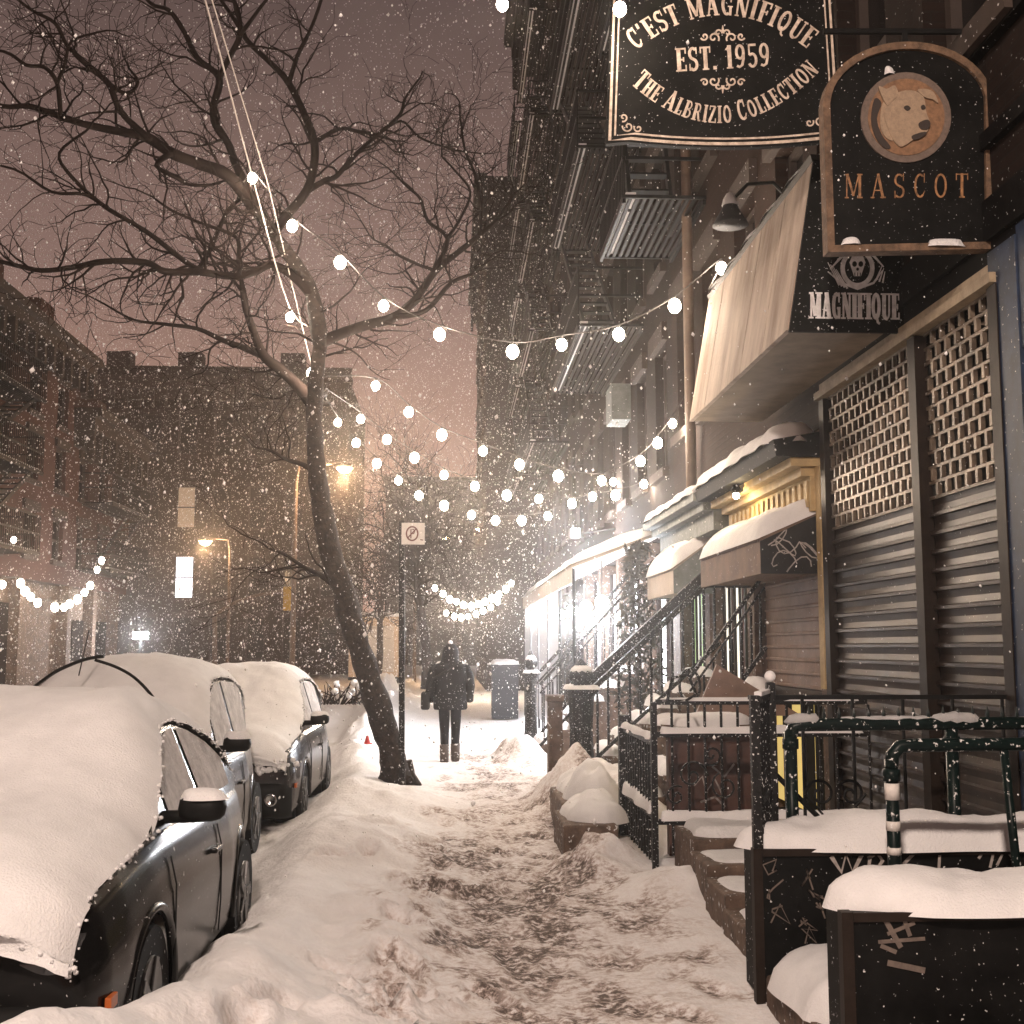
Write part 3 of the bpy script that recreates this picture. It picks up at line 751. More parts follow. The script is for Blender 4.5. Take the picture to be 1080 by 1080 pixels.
# ------------------------------------------------------------------ lettering: slab-serif strokes
def arc(cx, cy, rx, ry, a0, a1, n=10): return [(cx + rx * math.cos(R(a0 + (a1 - a0) * i / n)), cy + ry * math.sin(R(a0 + (a1 - a0) * i / n))) for i in range(n + 1)]
TK, TN = 0.17, 0.075
GL = {
 'I': (0.30, [([(.15, 0), (.15, 1)], TK, 'ab')]),
 'E': (0.50, [([(.15, 0), (.15, 1)], TK, 'ab'), ([(.15, .96), (.46, .96)], TN, ''), ([(.45, 1.0), (.45, .74)], .06, ''), ([(.15, .5), (.36, .5)], TN, ''), ([(.36, .4), (.36, .6)], .06, ''), ([(.15, .04), (.47, .04)], TN, ''), ([(.46, 0), (.46, .27)], .06, '')]),
 'F': (0.48, [([(.15, 0), (.15, 1)], TK, 'ab'), ([(.15, .96), (.45, .96)], TN, ''), ([(.44, 1.0), (.44, .72)], .06, ''), ([(.15, .5), (.36, .5)], TN, ''), ([(.36, .39), (.36, .61)], .06, '')]),
 'L': (0.46, [([(.15, 0), (.15, 1)], TK, 'ab'), ([(.15, .04), (.43, .04)], TN, ''), ([(.42, 0), (.42, .3)], .06, '')]),
 'T': (0.52, [([(.26, 0), (.26, 1)], TK, 'a'), ([(.03, .96), (.49, .96)], TN, ''), ([(.05, 1), (.05, .72)], .06, ''), ([(.47, 1), (.47, .72)], .06, '')]),
 'H': (0.58, [([(.15, 0), (.15, 1)], TK, 'ab'), ([(.45, 0), (.45, 1)], TK, 'ab'), ([(.15, .5), (.45, .5)], TN, '')]),
 'M': (0.72, [([(.11, 0), (.11, 1)], TN, 'ab'), ([(.13, 1), (.36, .1)], .14, ''), ([(.36, .1), (.56, 1)], TN, ''), ([(.59, 0), (.59, 1)], TK, 'ab')]),
 'N': (0.60, [([(.11, 0), (.11, 1)], TN, 'ab'), ([(.13, 1), (.48, 0)], .15, ''), ([(.50, 0), (.50, 1)], TN, 'b')]),
 'A': (0.60, [([(.10, 0), (.30, 1)], TN, 'a'), ([(.30, 1), (.49, 0)], .16, 'b'), ([(.17, .32), (.43, .32)], TN, '')]),
 'U': (0.58, [([(.15, 1), (.15, .26)] + arc(.30, .25, .15, .21, 180, 290, 6), TK * .9, 'a'), (arc(.32, .25, .15, .21, 270, 360, 5) + [(.47, 1)], TN, 'b')]),
 'V': (0.58, [([(.11, 1), (.29, 0)], .16, 'a'), ([(.29, 0), (.47, 1)], TN, 'b')]),
 'Z': (0.50, [([(.06, .96), (.44, .96)], TN, ''), ([(.42, .96), (.08, .04)], .15, ''), ([(.06, .04), (.46, .04)], TN, ''), ([(.07, 1), (.07, .74)], .06, ''), ([(.45, 0), (.45, .27)], .06, '')]),
 'C': (0.52, [(arc(.28, .5, .18, .455, 55, 305, 14), .13, ''), ([(.44, .62), (.44, 1)], .06, ''), ([(.39, .13), (.46, .30)], .06, '')]),
 'G': (0.56, [(arc(.28, .5, .18, .455, 55, 300, 14), .13, ''), ([(.44, .62), (.44, 1)], .06, ''), ([(.44, .0), (.44, .42)], .11, ''), ([(.31, .42), (.53, .42)], .06, '')]),
 'O': (0.56, [(arc(.28, .5, .19, .455, 0, 360, 20), .13, '')]),
 'Q': (0.58, [(arc(.28, .5, .19, .455, 0, 360, 20), .13, ''), ([(.27, .22), (.40, -.12), (.52, -.16)], .10, '')]),
 'S': (0.48, [(arc(.24, .735, .15, .225, 40, 250, 9) + [(.26, .49)] + arc(.24, .26, .16, .225, 75, -140, 9), .125, ''), ([(.39, .70), (.39, 1)], .05, ''), ([(.08, 0), (.08, .3)], .05, '')]),
 'B': (0.55, [([(.15, 0), (.15, 1)], TK, 'ab'), ([(.15, .96), (.28, .96)] + arc(.28, .74, .15, .22, 90, -90, 8) + [(.15, .52)], .095, ''), ([(.15, .5), (.29, .5)] + arc(.29, .27, .17, .23, 90, -90, 8) + [(.15, .04)], .1, '')]),
 'R': (0.60, [([(.15, 0), (.15, 1)], TK, 'ab'), ([(.15, .96), (.28, .96)] + arc(.28, .73, .16, .23, 90, -90, 8) + [(.15, .5)], .095, ''), ([(.32, .5), (.43, .14), (.46, .03), (.57, .05)], .12, '')]),
 'W': (0.80, [([(.10, 1), (.26, 0)], .14, 'a'), ([(.26, 0), (.40, .9)], TN, ''), ([(.40, .9), (.55, 0)], .14, ''), ([(.55, 0), (.70, 1)], TN, 'b')]),
 '1': (0.38, [([(.21, 0), (.21, 1)], TK, 'a'), ([(.21, .97), (.05, .80)], TN, '')]),
 '5': (0.48, [([(.11, .95), (.42, .95)], .10, ''), ([(.11, .98), (.11, .52)], .07, ''), ([(.11, .52)] + arc(.24, .30, .17, .27, 110, -150, 11), .115, '')]),
 '9': (0.50, [(arc(.25, .68, .16, .28, 0, 360, 16), .115, ''), ([(.41, .66), (.40, .4), (.33, .12), (.20, .04), (.09, .1)], .11, '')]),
 '.': (0.20, [([(.10, 0), (.10, .15)], .15, '')]),
 "'": (0.18, [([(.09, 1), (.07, .74)], .11, '')]),
 ' ': (0.26, []),
}
SANS = {}
def ribbon(mb, pts, w, P, off):
    """flat painted stroke; P maps (u, v, lift) to the world"""
    k = len(pts); L_ = []; R_ = []
    for i, (x, y) in enumerate(pts):
        x0, y0 = pts[max(0, i - 1)]; x1, y1 = pts[min(k - 1, i + 1)]
        if i == 0 and pts[0] == pts[-1]: x0, y0 = pts[-2]
        if i == k - 1 and pts[0] == pts[-1]: x1, y1 = pts[1]
        dx, dy = x1 - x0, y1 - y0; l = math.hypot(dx, dy) or 1
        ww = w[i] if hasattr(w, '__len__') else w
        nx, ny = -dy / l * ww / 2, dx / l * ww / 2
        L_.append(P(x + nx, y + ny, off)); R_.append(P(x - nx, y - ny, off))
    mb.add(L_ + R_, [(k + i, k + i + 1, i + 1, i) for i in range(k - 1)])
def text_width(t, sp=0.05, small=1.0): return sum(GL[c][0] + sp for c in t) - sp
def letters(mb, text, P, asp=1.0, sp=0.05, lift=0.003, caps=1.0, thin=1.0):
    """P(u, v, lift): u along the line in letter heights, v 0..1; caps < 1 makes the letters after the first of each word smaller"""
    u = 0.0; k = 0; first = True
    for ch in text:
        wd, strokes = GL[ch]
        s = 1.0 if (first or caps == 1.0) else caps
        first = ch == ' '
        for pts, w, ser in strokes:
            q = [(u + x * asp * s, y * s) for x, y in pts]
            k += 1
            ribbon(mb, q, w * s * thin, P, lift + 0.00025 * (k % 9))
            for e_, (x, y) in (('a', q[0]), ('b', q[-1])):
                if e_ in ser:
                    k += 1; hw = (w * thin / 2 + 0.055) * s
                    yy = 0.033 * s if y < 0.5 * s else s - 0.033 * s
                    ribbon(mb, [(x - hw, yy), (x + hw, yy)], 0.066 * s * (0.7 + 0.3 * thin), P, lift + 0.00025 * (k % 9))
        u += (wd * asp + sp) * s
    return u
def line_width(text, asp, sp, caps=1.0):
    u = 0; first = True
    for ch in text:
        s = 1.0 if (first or caps == 1.0) else caps
        first = ch == ' '
        u += (GL[ch][0] * asp + sp) * s
    return u

def plane_px(d):    # sign plane across the pavement at distance d, in photo coordinates
    return lambda px, py, off=0.0: (lambda p: (p.x, p.y - off, p.z))(at(px, py, d))
def curve_text(mb, text, path, h, d, asp=1.0, sp=0.05, caps=1.0, center=None):
    """path: function s(px)->(px,py) with unit arclength parametrised numerically"""
    pp = plane_px(d)
    pts = path; L_ = [0]
    for a, b in zip(pts[:-1], pts[1:]): L_.append(L_[-1] + math.dist(a, b))
    tot = L_[-1]
    w_ = line_width(text, asp, sp, caps)
    st = tot / 2 - w_ * h / 2
    sc = 1.0
    def P(u, v, off):
        s = min(max(st + u * h, 0.0), tot - 1e-6)
        i = max(0, min(len(pts) - 2, int(np.searchsorted(L_, s)) - 1)); t = (s - L_[i]) / (L_[i + 1] - L_[i])
        x = pts[i][0] + (pts[i + 1][0] - pts[i][0]) * t; y = pts[i][1] + (pts[i + 1][1] - pts[i][1]) * t
        j0 = max(0, i - 3); j1 = min(len(pts) - 1, i + 4)
        dx, dy = pts[j1][0] - pts[j0][0], pts[j1][1] - pts[j0][1]; l = math.hypot(dx, dy)
        nx, ny = dy / l, -dx / l
        return pp(x + nx * v * h, y + ny * v * h, off)
    letters(mb, text, P, asp, sp, caps=caps)

def scroll(cx, cy, r, turns, a0, sgn=1, n=26, r1=0.12):
    return [(cx + (r * (1 - t) + r * r1 * t) * math.cos(a0 + sgn * 2 * PI * turns * t), cy + (r * (1 - t) + r * r1 * t) * math.sin(a0 + sgn * 2 * PI * turns * t)) for t in [i / n for i in range(n + 1)]]

# ------------------------------------------------------------------ large oval-lettered hanging sign
d = 7.9; pp = plane_px(d)
S1 = thing('hanging_sign', 'large black hanging board with arched cream lettering and EST. 1959', 'sign', at(727, 150, d))
out = [(631, 72), (822, 60), (832, 222)] + [(832 - 204 * t, 222 + 0 * t + 14 * 4 * t * (1 - t) * 0.5 + 3 * (1 - t) * 0) for t in [i / 12 for i in range(1, 12)]] + [(626, 226)]
mb = MB(); mb.prism([pp(x, y) for x, y in out], (0, 0.05, 0)); mb.build('board', 'panel', S1)
mb = MB()
def inset(k):
    cx, cy = 728, 147
    return [(cx + (x - cx) * (1 - k), cy + (y - cy) * (1 - k * 1.2)) for x, y in out + out[:1]]
ribbon(mb, inset(0.03), 2.6, lambda x, y, o: pp(x, y, o), 0.003); ribbon(mb, inset(0.075), 1.7, lambda x, y, o: pp(x, y, o), 0.0035)
mb.build('border', 'cream', S1)
mb = MB()
def para(x0, x1, cx, cy, k, n=80): return [(x0 + (x1 - x0) * i / n, cy + k * (x0 + (x1 - x0) * i / n - cx) ** 2 + -0.02 * (x0 + (x1 - x0) * i / n - cx)) for i in range(n + 1)]
curve_text(mb, "C'EST MAGNIFIQUE", para(644, 811, 726, 113.5, 0.0054), 18.6, d, asp=1.0, sp=0.075)
mb.build('lettering', 'cream', S1); mb = MB()
curve_text(mb, "THE ALBRIZIO COLLECTION", para(636, 824, 726, 208, -0.0058), 18, d, asp=0.98, sp=0.06, caps=0.84)
mb.build('lettering', 'cream', S1); mb = MB()
curve_text(mb, "EST. 1959", [(680 + i * 2, 163.5 - 0.06 * (i * 2)) for i in range(50)], 20.5, d, asp=0.95, sp=0.05, caps=1.0)
mb.build('lettering', 'cream', S1)
mb = MB()
q = lambda x, y, o: pp(x, y, o)
for sy, cy in ((1, 132.5), (-1, 172)):
    for sx_ in (-1, 1):
        for (ax, ay, r, t, a0) in ((8, 1.0, 5.0, 1.1, 2.6), (16, -.5, 3.6, 1.1, 0.4), (4, -3.5, 3.0, 0.9, 3.6)):
            ribbon(mb, [(728 + sx_ * (ax + (x - ax)), cy + sy * y) for x, y in scroll(ax, ay, r, t, a0)], 1.5, q, 0.003 + 0.0003 * (ax % 4))
    ribbon(mb, [(728, cy - sy * 3), (728, cy - sy * 10)], [3.2, 0.6], q, 0.0042)
for (cx_, cy_, sx_, sy_) in ((640, 213, 1, -1), (818, 208, -1, -1), (645, 84, 1, 1), (812, 74, -1, 1)):
    for (ax, ay, r, t, a0) in ((5, 2, 5, 1.2, 3.0), (14, 0.5, 3.8, 1.1, 2.6), (1, 10, 3.8, 1.1, 4.4)):
        ribbon(mb, [(cx_ + sx_ * x, cy_ + sy_ * y) for x, y in scroll(ax, ay, r, t, a0)], 1.4, q, 0.003 + 0.0003 * (ax % 3))
mb.build('ornament', 'cream', S1)
mb = MB(); tl = Vector(pp(631, 72)); tr = Vector(pp(822, 60))
mb.tube([(tl.x - 0.1, d + 0.025, tl.z + 0.12), (FX + 0.02, d + 0.025, tr.z + 0.14)], 0.022, 8)
for x in (650, 800): p = Vector(pp(x, 70)); mb.bar((p.x, d + 0.025, p.z - 0.02), (p.x, d + 0.025, tl.z + 0.13), 0.02)
mb.build('bracket', 'iron_clean', S1)

# ------------------------------------------------------------------ arched hanging sign with the dog medallion
d = 7.0; pp = plane_px(d); q = lambda x, y, o: pp(x, y, o)
S2 = thing('hanging_sign', 'arch topped black hanging sign with rusty frame, round dog medallion and MASCOT', 'sign', at(888, 230, d))
def archloop(inset=0, n=22):
    cx = 889.5; l, r_ = 815 + inset, 963 - inset; b = 322 - inset; sh = 192
    top = 138 + inset
    pts = [(l + 5, b), ] + [(l, sh)]
    pts = [(l + 4, b), (l, sh)]
    for i in range(1, n):
        a = PI - PI * i / n
        pts.append((cx + (r_ - l) / 2 * math.cos(a) * 1.0, sh - (sh - top) * math.sin(a)))
    pts += [(r_, sh), (r_ + 1, b - 3)]
    return pts
mb = MB(); mb.prism([pp(x, y) for x, y in archloop(3)], (0, 0.05, 0)); mb.build('board', 'panel', S2)
mb = MB(); A1 = archloop(0); B1 = archloop(6.2); n = len(A1)
for i in range(n):
    j = (i + 1) % n
    a, b, c, e_ = [Vector(pp(*p)) for p in (A1[i], A1[j], B1[j], B1[i])]
    f = Vector((0, -0.025, 0)); bk = Vector((0, 0.07, 0))
    mb.hexa([a + bk, b + bk, c + bk, e_ + bk, a + f, b + f, c + f, e_ + f])
mb.build('frame', 'rust_frame', S2)
mb = MB()
def disc(cx, cy, r, r2, lift, n=36, sy=1.0):
    mb.prism([pp(cx + r * math.cos(2 * PI * i / n), cy + r * sy * math.sin(2 * PI * i / n), lift) for i in range(n)], (0, -r2, 0))
disc(888, 203.5, 39.5, 0.012, 0.001); md = mb.build('medallion', 'medal_rim', S2)
mb = MB(); disc(888, 203.5, 33.5, 0.004, 0.0135); mb.build('medallion_field', 'medal', md)
mb = MB()
def blob(pts, lift, th):
    n = len(pts); out = []
    for i in range(n):
        p0, p1, p2, p3 = pts[i - 1], pts[i], pts[(i + 1) % n], pts[(i + 2) % n]
        for t in (0, .25, .5, .75): out.append(tuple(.5 * ((2 * b) + (-a + c) * t + (2 * a - 5 * b + 4 * c - e2) * t * t + (-a + 3 * b - 3 * c + e2) * t ** 3) for a, b, c, e2 in zip(p0, p1, p2, p3)))
    pts = out
    mb.prism([pp(x, y, lift) for x, y in pts], (0, -th, 0))
head = [(872, 190), (878, 184), (887, 181), (896, 182), (902, 186), (904, 193), (905, 201), (908, 209), (907, 215), (902, 220), (895, 223), (888, 228), (882, 230), (876, 224), (871, 213), (868, 201)]
blob(head, 0.018, 0.012)
blob([(866, 195), (871, 190), (872, 212), (876, 224), (870, 222), (865, 212)], 0.018, 0.008)
dg = mb.build('dog_head', 'dogfur', md)
mb = MB(); blob([(863, 178), (870, 180), (877, 177), (880, 185), (874, 191), (870, 194)], 0.022, 0.012); blob([(897, 181), (904, 180), (911, 183), (915, 192), (910, 189), (903, 187)], 0.022, 0.012)
mb.build('ear', 'dogfur', dg)
mb = MB()
blob([(898, 210), (905, 207), (908, 210), (906, 215), (900, 215)], 0.031, 0.006); blob([(885, 196), (888, 194.5), (891, 197), (888, 199)], 0.031, 0.004)
blob([(900, 195), (902.5, 194), (904, 197), (901, 198)], 0.031, 0.004); blob([(892, 221), (900, 218), (905, 218), (901, 222), (894, 224.5)], 0.031, 0.003)
blob([(860, 188), (866, 192), (862, 205), (866, 219), (874, 230), (869, 231), (861, 222), (857, 206)], 0.019, 0.005)
mb.build('dog_marking', 'dogdark', dg)
mb = MB()
def P(u, v, off): return pp(834 + u * 22.5, 274 - v * 21.5 - u * 0.12, off)
letters(mb, 'MASCOT', P, asp=1.05, sp=0.26, thin=0.62); mb.build('lettering', 'gold', S2)
mb = MB(); 
for (x, y, l) in ((905, 311, 34), (833, 309, 16), (868, 160, 8)):
    a = Vector(pp(x, y, 0.002)); b = Vector(pp(x + l, y, 0.002)); 
    snow_slab(mb, a.x, b.x, d - 0.03, d + 0.02, a.z - 0.03, 0.05, seed=int(x), over=0.005, edge=0.05)
mb.build('snow', 'snow', S2, smooth=True)
mb = MB(); t_ = Vector(pp(889, 138)); mb.tube([(t_.x - 0.5, d + 0.03, t_.z + 0.08), (FX - 0.0, d + 0.03, t_.z + 0.1)], 0.02, 8); mb.bar((t_.x, d + 0.03, t_.z - 0.02), (t_.x, d + 0.03, t_.z + 0.08), 0.03); mb.build('bracket', 'iron_clean', S2)

# ------------------------------------------------------------------ projecting plywood sign box with the black end
Y0, Y1 = 8.42, 12.0; xb, xt = 2.36, 2.58; zb, zt = 3.88, 5.12
S3 = thing('sign_box', 'long weathered plywood sign box jutting out above the shutters, black end with skull eye emblem', 'sign box', (2.8, 10.2, 3.88))
mb = MB()
N = 5
for i in range(N):   # boards of the fascia
    a = Y0 + (Y1 - Y0) * i / N; b = Y0 + (Y1 - Y0) * (i + 1) / N - 0.008; o_ = 0.003 * ((i * 7) % 3)
    mb.hexa([(xb - o_, a, zb), (xb + 0.04, a, zb), (xb + 0.04, b, zb), (xb - o_, b, zb), (xt - o_, a, zt), (xt + 0.04, a, zt), (xt + 0.04, b, zt), (xt - o_, b, zt)])
mb.build('fascia', 'plywood', S3)
mb = MB(); mb.box(xb + 0.045, FX - 0.11, Y0 + 0.01, Y1, zb + 0.005, zb + 0.05); mb.build('soffit', 'soffit', S3)
mb = MB()
mb.hexa([(xb + 0.01, Y0 - 0.03, zb - 0.02), (FX - 0.005, Y0 - 0.03, zb - 0.02), (FX - 0.005, Y0 - 0.003, zb - 0.02), (xb + 0.01, Y0 - 0.003, zb - 0.02), (xt, Y0 - 0.03, zt), (FX - 0.005, Y0 - 0.03, zt), (FX - 0.005, Y0 - 0.003, zt), (xt, Y0 - 0.003, zt)])
ep = mb.build('end_panel', 'panel', S3)
mb = MB(); mb.hexa([(xt + 0.0, Y0, zt + 0.003), (FX - 0.005, Y0, zt + 0.003), (FX - 0.005, Y1, zt + 0.003), (xt, Y1, zt + 0.003), (xt - 0.02, Y0 - 0.02, zt + 0.05), (FX - 0.005, Y0 - 0.02, zt + 0.05), (FX - 0.005, Y1, zt + 0.05), (xt - 0.02, Y1, zt + 0.05)]); mb.build('top_rail', 'post_brown', S3)
mb = MB(); snow_slab(mb, xt, FX - 0.01, Y0, Y1, zt + 0.05, 0.10, seed=31); mb.build('snow', 'snow_soft', S3, smooth=True)
ppb = plane_px(Y0 - 0.033)
mb = MB()
def P(u, v, off): return ppb(804 + u * 22.2, 379 - v * 23 + u * 0.35, off)
letters(mb, 'MAGNIFIQUE', P, asp=0.62, sp=0.035); mb.build('lettering', 'white_letter', ep)
q = lambda x, y, o: ppb(x, y, o)
mb = MB()
ribbon(mb, [(846 + 13 * math.cos(a), 335 + 15 * math.sin(a)) for a in [2 * PI * i / 30 for i in range(31)]], 4.0, q, 0.003)
ribbon(mb, [(822, 336), (832, 325), (846, 318), (860, 324), (869, 334)], [1, 2.5, 3, 2.5, 1], q, 0.0034)
ribbon(mb, [(820, 338), (832, 348), (846, 353), (860, 348), (868, 337)], [1, 2, 2.4, 2, 1], q, 0.0037)
for i in range(4): ribbon(mb, [(828 + i * 2.4 - 8, 330 + i * 2), (838 + i * 2.4 - 8, 350 + i)], [0.6, 1.8], q, 0.004 + 0.0002 * i)
for i in range(3): ribbon(mb, [(868 + i, 332 + i * 3), (862 + i * 3, 346 + i)], [0.6, 1.6], q, 0.004 + 0.0002 * i)
sk = [(839, 330), (841, 325), (846, 323), (851, 325), (853, 330), (851, 336), (849, 342), (843, 342), (841, 336)]
mb.prism([ppb(x, y, 0.002) for x, y in sk], (0, -0.003, 0))
em = mb.build('eye_emblem', 'white_letter', ep)
mb = MB()
for (cx, cy, r) in ((843.3, 331.5, 2.1), (848.8, 331.5, 2.1), (846, 336, 1.2)):
    mb.prism([ppb(cx + r * math.cos(2 * PI * i / 10), cy + r * 1.2 * math.sin(2 * PI * i / 10), 0.0055) for i in range(10)], (0, -0.002, 0))
for x in (843.6, 846, 848.4): ribbon(mb, [(x, 339), (x, 342)], 0.8, q, 0.0062)
mb.build('eye_socket', 'panel', em)
mb = MB(); mb.tube([at(905, 384, 8.3), at(1000, 382.5, 6.4)], 0.012, 6); mb.build('stay_rod', 'chrome', S3)

# gooseneck lamps standing on the box
gl = None
for i, y in enumerate((10.4,)):
    L_ = thing('gooseneck_lamp', 'snow capped gooseneck lamp arching over the plywood sign box', 'lamp', (xt + 0.05, y, zt + 0.05))
    mb = MB(); mb.tube([(xt + 0.45, y, zt + 0.05), (xt + 0.42, y, zt + 0.45), (xt + 0.25, y, zt + 0.62), (xt + 0.02, y, zt + 0.6), (xt - 0.12, y, zt + 0.45)], 0.018, 8); mb.build('arm', 'iron_clean', L_, smooth=True)
    mb = MB(); mb.lathe((xt - 0.14, y, zt + 0.22), [(0.16, 0), (0.15, 0.02), (0.07, 0.16), (0.05, 0.24), (0.02, 0.26)], 14); mb.build('shade', 'bluegrey', L_, smooth=True)
    mb = MB(); mb.lathe((xt - 0.14, y, zt + 0.40), [(0.075, 0), (0.06, 0.06), (0.03, 0.11), (0.004, 0.125)], 10); mb.build('snow', 'snow_soft', L_, smooth=True)

# ------------------------------------------------------------------ awnings and the cafe canopy
def box_awning(label, y0, y1, xo, z0, zf, zt_, face_m, end_m, seed, graffiti=False):
    A = thing('box_awning', label, 'awning', (FX, (y0 + y1) / 2, z0))
    T = 0.025
    mb = MB()
    mb.box(xo, xo + T, y0, y1, z0, zf)     # fascia
    mb.hexa([(xo, y0, zf + .002), (FX - .01, y0, zt_), (FX - .01, y1, zt_), (xo, y1, zf + .002), (xo, y0, zf + .027), (FX - .01, y0, zt_ + .025), (FX - .01, y1, zt_ + .025), (xo, y1, zf + .027)])
    mb.box(xo + T + .002, FX - .01, y0 + .1, y1 - .1, z0 + .02, z0 + .035)
    mb.build('cover', face_m, A)
    mb = MB(); 
    for y in (y0 - .003, y1 + .003 - T): mb.prism([(xo + .001, y, z0), (FX - .01, y, z0), (FX - .01, y, zt_ + .0), (xo + .001, y, zf)], (0, T, 0))
    e_ = mb.build('end_panel', end_m, A)
    if graffiti:
        g_ = MB(); rr = random.Random(seed)
        for k in range(7):
            cx, cz = xo + 0.12 + 0.34 * rr.random(), z0 + 0.06 + 0.30 * rr.random()
            pts = [(cx + 0.11 * math.sin(k * 2 + t * 1.1), cz + 0.07 * math.cos(k + t * 1.7)) for t in [i * 0.45 for i in range(9)]]
            ribbon(g_, pts, 0.011, lambda x, z, o: (x, y0 - .004 - o, z), 0.002 + 0.0003 * k)
        g_.build('graffiti', 'chalk', e_)
    P_ = []
    for i in range(13):
        u = i / 12; row = []
        for j in range(31):
            v = j / 30; yy = y0 - .02 + (y1 - y0 + .04) * v
            base_x = xo - 0.03 + (FX - 0.0 - xo + 0.02) * u
            base_z = zf + 0.027 + (zt_ - zf) * u
            k = math.sqrt(max(0, 1 - (1 - min(1, u / 0.35)) ** 2)) * math.sqrt(max(0, 1 - (1 - min(1, min(v, 1 - v) / 0.06)) ** 2))
            row.append((base_x, yy, base_z - 0.01 + (0.19 + 0.10 * float(fbm(np.array(yy * 1.7 + seed), np.array(u * 2.0), 3, seed))) * k))
        P_.append(row)
    mb = MB(); mb.grid(P_); mb.build('snow', 'snow_soft', A, smooth=True)
    return A
box_awning('brown box awning with dark graffitied end over the small roll door', 10.5, 13.05, 2.66, 2.28, 2.56, 2.80, 'awning_cloth', 'awning_dark', 3, True)
box_awning('smaller snow covered box awning with grey end beyond the graffitied one', 14.9, 16.9, 2.70, 2.30, 2.58, 2.95, 'canvas', 'grey_wood', 8)

CN = thing('cafe_canopy', 'long snow covered cream canopy on thin poles over the brightly lit cafe', 'canopy', (1.73, 24, 0))
xo, ya, yb, z0_, z1_ = 1.73, 17.6, 29.5, 2.78, 3.34
mb = MB(); mb.hexa([(xo, ya, z0_), (FX, ya, z1_), (FX, yb, z1_), (xo, yb, z0_), (xo, ya, z0_ + .05), (FX, ya, z1_ + .05), (FX, yb, z1_ + .05), (xo, yb, z0_ + .05)])
mb.box(xo - .02, xo - .001, ya, yb, z0_ - .22, z0_ + .05); mb.build('cover', 'canvas', CN)
mb = MB(); P_ = []
for i in range(11):
    u = i / 10; row = []
    for j in range(61):
        v = j / 60; yy = ya - .04 + (yb - ya + .08) * v
        k = math.sqrt(max(0, 1 - (1 - min(1, u / 0.2)) ** 2)) * math.sqrt(max(0, 1 - (1 - min(1, min(v, 1 - v) / 0.02)) ** 2))
        row.append((xo - .05 + (FX - xo + .05) * u, yy, z0_ + .04 + (z1_ - z0_) * u + (.15 + .1 * float(fbm(np.array(yy * 1.4), np.array(u * 2.0), 3, 5))) * k))
    P_.append(row)
mb.grid(P_); mb.build('snow', 'snow_soft', CN, smooth=True)
for y in (17.7, 20, 22.4, 24.8, 27.2, 29.4):
    mb = MB(); mb.tube([(xo + .03, y, 0.05), (xo + .03, y, z0_)], 0.025, 8); mb.build('pole', 'iron_clean', CN)
for (a, b) in ((20.05, 22.35), (22.45, 24.75), (24.85, 27.15), (27.25, 29.35)):
    mb = MB(); mb.box(xo + .02, xo + .03, a, b, 0.25, z0_ - .02); mb.build('clear_panel', 'plastic', CN)
for i, y in enumerate((19.2, 21.5, 24.0, 26.6)):
    L_ = thing('cafe_lamp', ('nearest', 'second', 'third', 'farthest')[i] + ' bright white lamp hanging under the cafe canopy', 'lamp', (2.35, y, 2.4), 'lamps under the cafe canopy')
    mb = MB(); mb.ball((2.35, y, 2.35), 0.11, 8); mb.build('globe', 'coolbulb', L_, smooth=True)
    mb = MB(); mb.tube([(2.35, y, 2.46), (2.35, y, 3.0)], 0.012, 6); mb.build('cord', 'wire_dark', L_)
    lamp('cafe_light', (2.2, y, 2.15), 400, COOL, 0.12)
FL = thing('flood_lamp', 'glaring white flood lamp fixed above the cafe canopy', 'lamp', (2.6, 24, 4.0))
mb = MB(); mb.box(2.3, 2.5, 23.7, 24.1, 3.75, 3.95); hd = mb.build('head', 'iron_clean', FL)
mb = MB(); mb.box(2.32, 2.48, 23.68, 23.698, 3.77, 3.93); mb.build('lens', 'coolbulb', hd)
mb = MB(); mb.tube([(2.5, 23.9, 3.85), (FX, 23.9, 3.95)], 0.02, 6); mb.build('arm', 'iron_clean', FL)
lamp('flood_light', (2.35, 23.5, 3.8), 420, COOL, 0.12)
TR = thing('potted_evergreen', 'dark bushy evergreen standing before the lit cafe side', 'plant', (2.6, 17.1, 0))
mb = MB(); mb.lathe((2.6, 17.1, 0), [(0.2, 0), (0.27, 0.5), (0.25, 0.5)], 12); mb.build('pot', 'stone', TR)
mb = MB(); mb.tube([(2.6, 17.1, 0.4), (2.6, 17.1, 2.7)], [0.04, 0.015], 6); mb.build('trunk', 'bark', TR)
mb = MB(); rr = random.Random(3)
for i in range(900):
    z = 0.8 + 2.3 * rr.random(); r_ = 0.42 * math.sqrt(rr.random()) * (1 - 0.6 * (z - 0.8) / 2.3); a = 6.283 * rr.random()
    p = Vector((2.6 + r_ * math.cos(a), 17.1 + r_ * math.sin(a), z)); t1 = Vector((rr.gauss(0, 1), rr.gauss(0, 1), rr.gauss(0, 1))).normalized() * 0.09; t2 = Vector((rr.gauss(0, 1), rr.gauss(0, 1), rr.gauss(0, 1))).normalized() * 0.03
    mb.add([p - t1, p + t2, p + t1, p - t2], [(0, 1, 2, 3)])
mb.build('foliage', 'evergreen', TR)

EL = thing('entrance_lamp', 'small warm lamp tucked under the snowy ochre entrance hood', 'lamp', (FX - .33, 12.2, 3.25))
mb = MB(); mb.lathe((FX - .34, 12.2, 3.19), [(.05, 0), (.06, .03), (.03, .085)], 10); mb.build('fitting', 'iron_clean', EL)
mb = MB(); mb.ball((FX - .34, 12.2, 3.165), .035, 8); mb.build('bulb', 'bulb', EL, smooth=True)
lamp('entrance_light', (FX - .40, 12.2, 3.08), 14, (1.0, .72, .36), .04)
